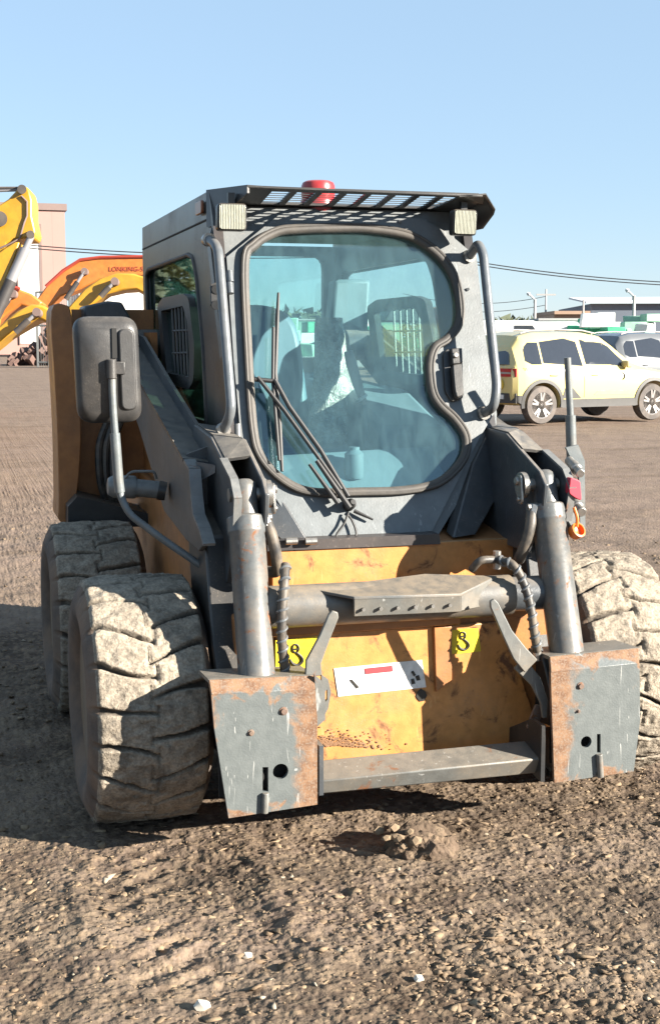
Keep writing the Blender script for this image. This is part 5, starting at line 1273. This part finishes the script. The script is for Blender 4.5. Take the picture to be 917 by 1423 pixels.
            obj('tyre', MB().lathe([(.22,-.09),(.33,-.105),(.352,-.07),(.355,0),(.352,.07),(.335,.105),(.245,.112),(.235,.10)], c, n_, 36), wheelm, wv)
            rmb = MB().lathe([(.238,.10),(.245,.108),(.232,.104),(.22,.06),(.05,.05),(.01,.05)], c, n_, 36); obj('wheel_well', rmb, M['gap'], wv)
            sp = MB(); a_ = hd; b_ = UP_
            for k in range(5):
                for dt in (-.17, .17):
                    t = 2*math.pi*k/5+.3+dt; d_ = a_*math.cos(t)+b_*math.sin(t); e_ = n_.cross(d_)
                    t2 = 2*math.pi*k/5+.3+dt*.55; d2 = a_*math.cos(t2)+b_*math.sin(t2)
                    p0, p1 = c+d2*.05+n_*.085, c+d_*.232+n_*.102; sp.obox((p0+p1)/2, (p1-p0)/2, e_*.019, n_*.012)
            sp.lathe([(.055,.07),(.055,.095),(.03,.10),(.002,.10)], c, n_, 16)
            for k in range(1): sp.lathe([(.225,.098),(.243,.112),(.247,.108),(.225,.09)], c, n_, 36)
            obj('rim', sp, M['alloy'], wv)
        # door lines and handles
        for u0 in (.93,):
            lm = MB(); 
            for j in range(12): lm.tube([flank(u0, .48+j*.045, .001, sgn), flank(u0, .48+(j+1)*.045, .001, sgn)], .004, 5)
            obj('door_gap', lm, M['gap'], car)
        for u in (.16, 1.10):
            obj('door_handle', MB().tube([flank(u, .90, .01, sgn), flank(u+.02, .90, .022, sgn), flank(u+.15, .90, .022, sgn), flank(u+.17, .90, .01, sgn)], .012, 8), paintm, car)
        rr = [P(u, sgn*(bsec(S, u)[6]-.05), bsec(S, u)[5]+.03) for u in [-.3+.1*k for k in range(18)]]; obj('roof_rail', MB().tube(rr, .016, 8), M['alloy'], car)
        mc = flank(1.92, 1.09, .10, sgn); mo = MB().obox(mc, hd*.06, side*.10, UP_*.065); wm = obj('wing_mirror', mo, paintm if details else clad, car, bevel=.03, seg=3)
    # windscreen and tailgate glass: strips across the body
    def cross(u_pts, mat, name, wfac, off=.006):
        mm = MB(); nk = 9
        for (u, t) in u_pts:
            _, sz, wl_, bz, wb_, rz, wr = bsec(S, u)
            for k in range(nk):
                f_ = -1+2*k/(nk-1); mm.v.append(P(u, f_*wr*wfac, rz+.015*(1-abs(f_))+off))
        for j in range(len(u_pts)-1):
            for k in range(nk-1): mm.f.append((j*nk+k, j*nk+k+1, (j+1)*nk+k+1, (j+1)*nk+k))
        return obj(name, mm, mat, car)
    cross([(1.56,0),(1.7,0),(1.85,0),(2.0,0),(2.2,0),(2.34,0)], glassm, 'windscreen', .93)
    # rear: glass, lamps, plate
    def rear(w0, w1, z0, z1, off, name, mat, par, w0b=None, w1b=None):
        mm = MB(); n_ = 10
        for j in range(5):
            z = z0+(z1-z0)*j/4
            for k in range(n_+1):
                t = j/4; a = w0+((w0b if w0b is not None else w0)-w0)*t; b = w1+((w1b if w1b is not None else w1)-w1)*t; w_ = a+(b-a)*k/n_
                uu = -.64+.34*(max(0, abs(w_)-.5)/.42)**2.2*.45
                if z > 1.04: uu += (z-1.04)/.40*.16
                elif z < .6: uu += .0
                mm.v.append(P(uu-off, w_, z))
        for j in range(4):
            for k in range(n_): q = (j*(n_+1)+k, j*(n_+1)+k+1, (j+1)*(n_+1)+k+1, (j+1)*(n_+1)+k); mm.f.append(q)
        N_ = len(mm.v); mm.v += [p+hd*.02 for p in mm.v]
        rim = list(range(n_+1))+[j*(n_+1)+n_ for j in range(1, 5)]+[4*(n_+1)+k for k in range(n_-1, -1, -1)]+[j*(n_+1) for j in range(3, 0, -1)]
        for a, b in zip(rim, rim[1:]+rim[:1]): mm.f.append((a, b, b+N_, a+N_))
        return obj(name, mm, mat, par)
    tg = rear(-.80, .80, .58, 1.06, .012, 'tailgate', paintm, car, -.82, .82)
    rear(-.70, .70, 1.10, 1.42, .03, 'rear_window', glassm, car, -.58, .58)
    for sg in (1, -1):
        lo, hi = (.42, .855) if sg > 0 else (-.855, -.42)
        tl = rear(lo, hi, .88, 1.03, .030, 'tail_lamp', M['carred'], car); rear(lo+.08*(sg>0)+.1*(sg<0), hi-.1*(sg>0)-.08*(sg<0), .93, .965, .036, 'lamp_strip', M['alloy'], tl)
    rear(-.86, .86, .40, .58, .03, 'rear_bumper', clad, car); rear(.40, .62, .47, .55, .045, 'number_plate', M['white'], car)
    if details:
        q = P(-.655, .50, .74); obj('round_emblem', MB().cyl(q, q-hd*.012, .10, 24), M['taxiyellow'], car)
        def squares(u, z, par):
            mm = MB()
            for (du, dz) in ((0,.0),(.045,-.0),(.0225,-.025),(.09,0),(.0675,-.025),(.1125,-.025)):
                mm.add([flank(u+du, z+dz, .006), flank(u+du+.02, z+dz, .006), flank(u+du+.02, z+dz+.022, .006), flank(u+du, z+dz+.022, .006)], [(0,1,2,3)])
            obj('checker_mark', mm, M['taximark'], par, smooth=0)
        squares(-.42, 1.02, car); squares(2.28, .84, car)
        am_ = [flank(1.80+.07*math.cos(t), .87+.07*math.sin(t), .008) for t in [x*.35-1.2 for x in range(10)]]; obj('door_emblem', MB().tube(am_, .012, 6), M['ink'], car)
        panel('rear_cladding', [(.44,.47),(.86,.47),(.60,.72),(.50,.70)], clad, .008, car)
        panel('yellow_door_wrap', [(1.15,.52),(2.0,.52),(2.05,.60),(1.35,.68)], M['taxiyellow2'], .005, car)
    return car
M['taxi'] = plain('pale_yellow_car_paint', (.68,.56,.23), .22, 0, .03, 2, Coat_Weight=.5)
M['taxiyellow'] = plain('strong_yellow_wrap', (.80,.52,.03), .35); M['taxiyellow2'] = plain('yellow_wrap', (.80,.74,.20), .35)
M['taximark'] = plain('olive_checker', (.12,.11,.03), .5)
M['clad'] = paint('dusty_grey_cladding', (.045,.045,.045), .6, .4, 0, 2, splat=.2, up=.2, dustcol=(.11,.10,.09), bump=0)
M['cartyre'] = paint('dusty_car_tyre', (.08,.07,.065), .8, .9, 0, 4, splat=.3, dustcol=(.19,.16,.14), bump=0)
M['alloy'] = plain('alloy_grey', (.36,.34,.33), .35, .4)
M['carred'] = plain('red_lamp_plastic', (.45,.02,.03), .2)
M['silvercar'] = plain('silver_car_paint', (.16,.17,.18), .25, .3, .03, 2, Coat_Weight=.4)
p0, p1 = AZ(752, 590), AZ(905, 584); hdv = (p1-p0)
make_car('pale yellow taxi with roof rails and muddy wheels', 'car', (p0.x, p0.y), (hdv.x, hdv.y), M['taxi'], M['clad'], M['cartyre'], True, None, None, hdv.length/2.58)
q = AD(905, 505, 33.); make_car('grey car half hidden behind the bonnet of the taxi', 'car', (q.x-.4, q.y), (.97, .2), M['silvercar'], M['clad'], M['cartyre'], False)
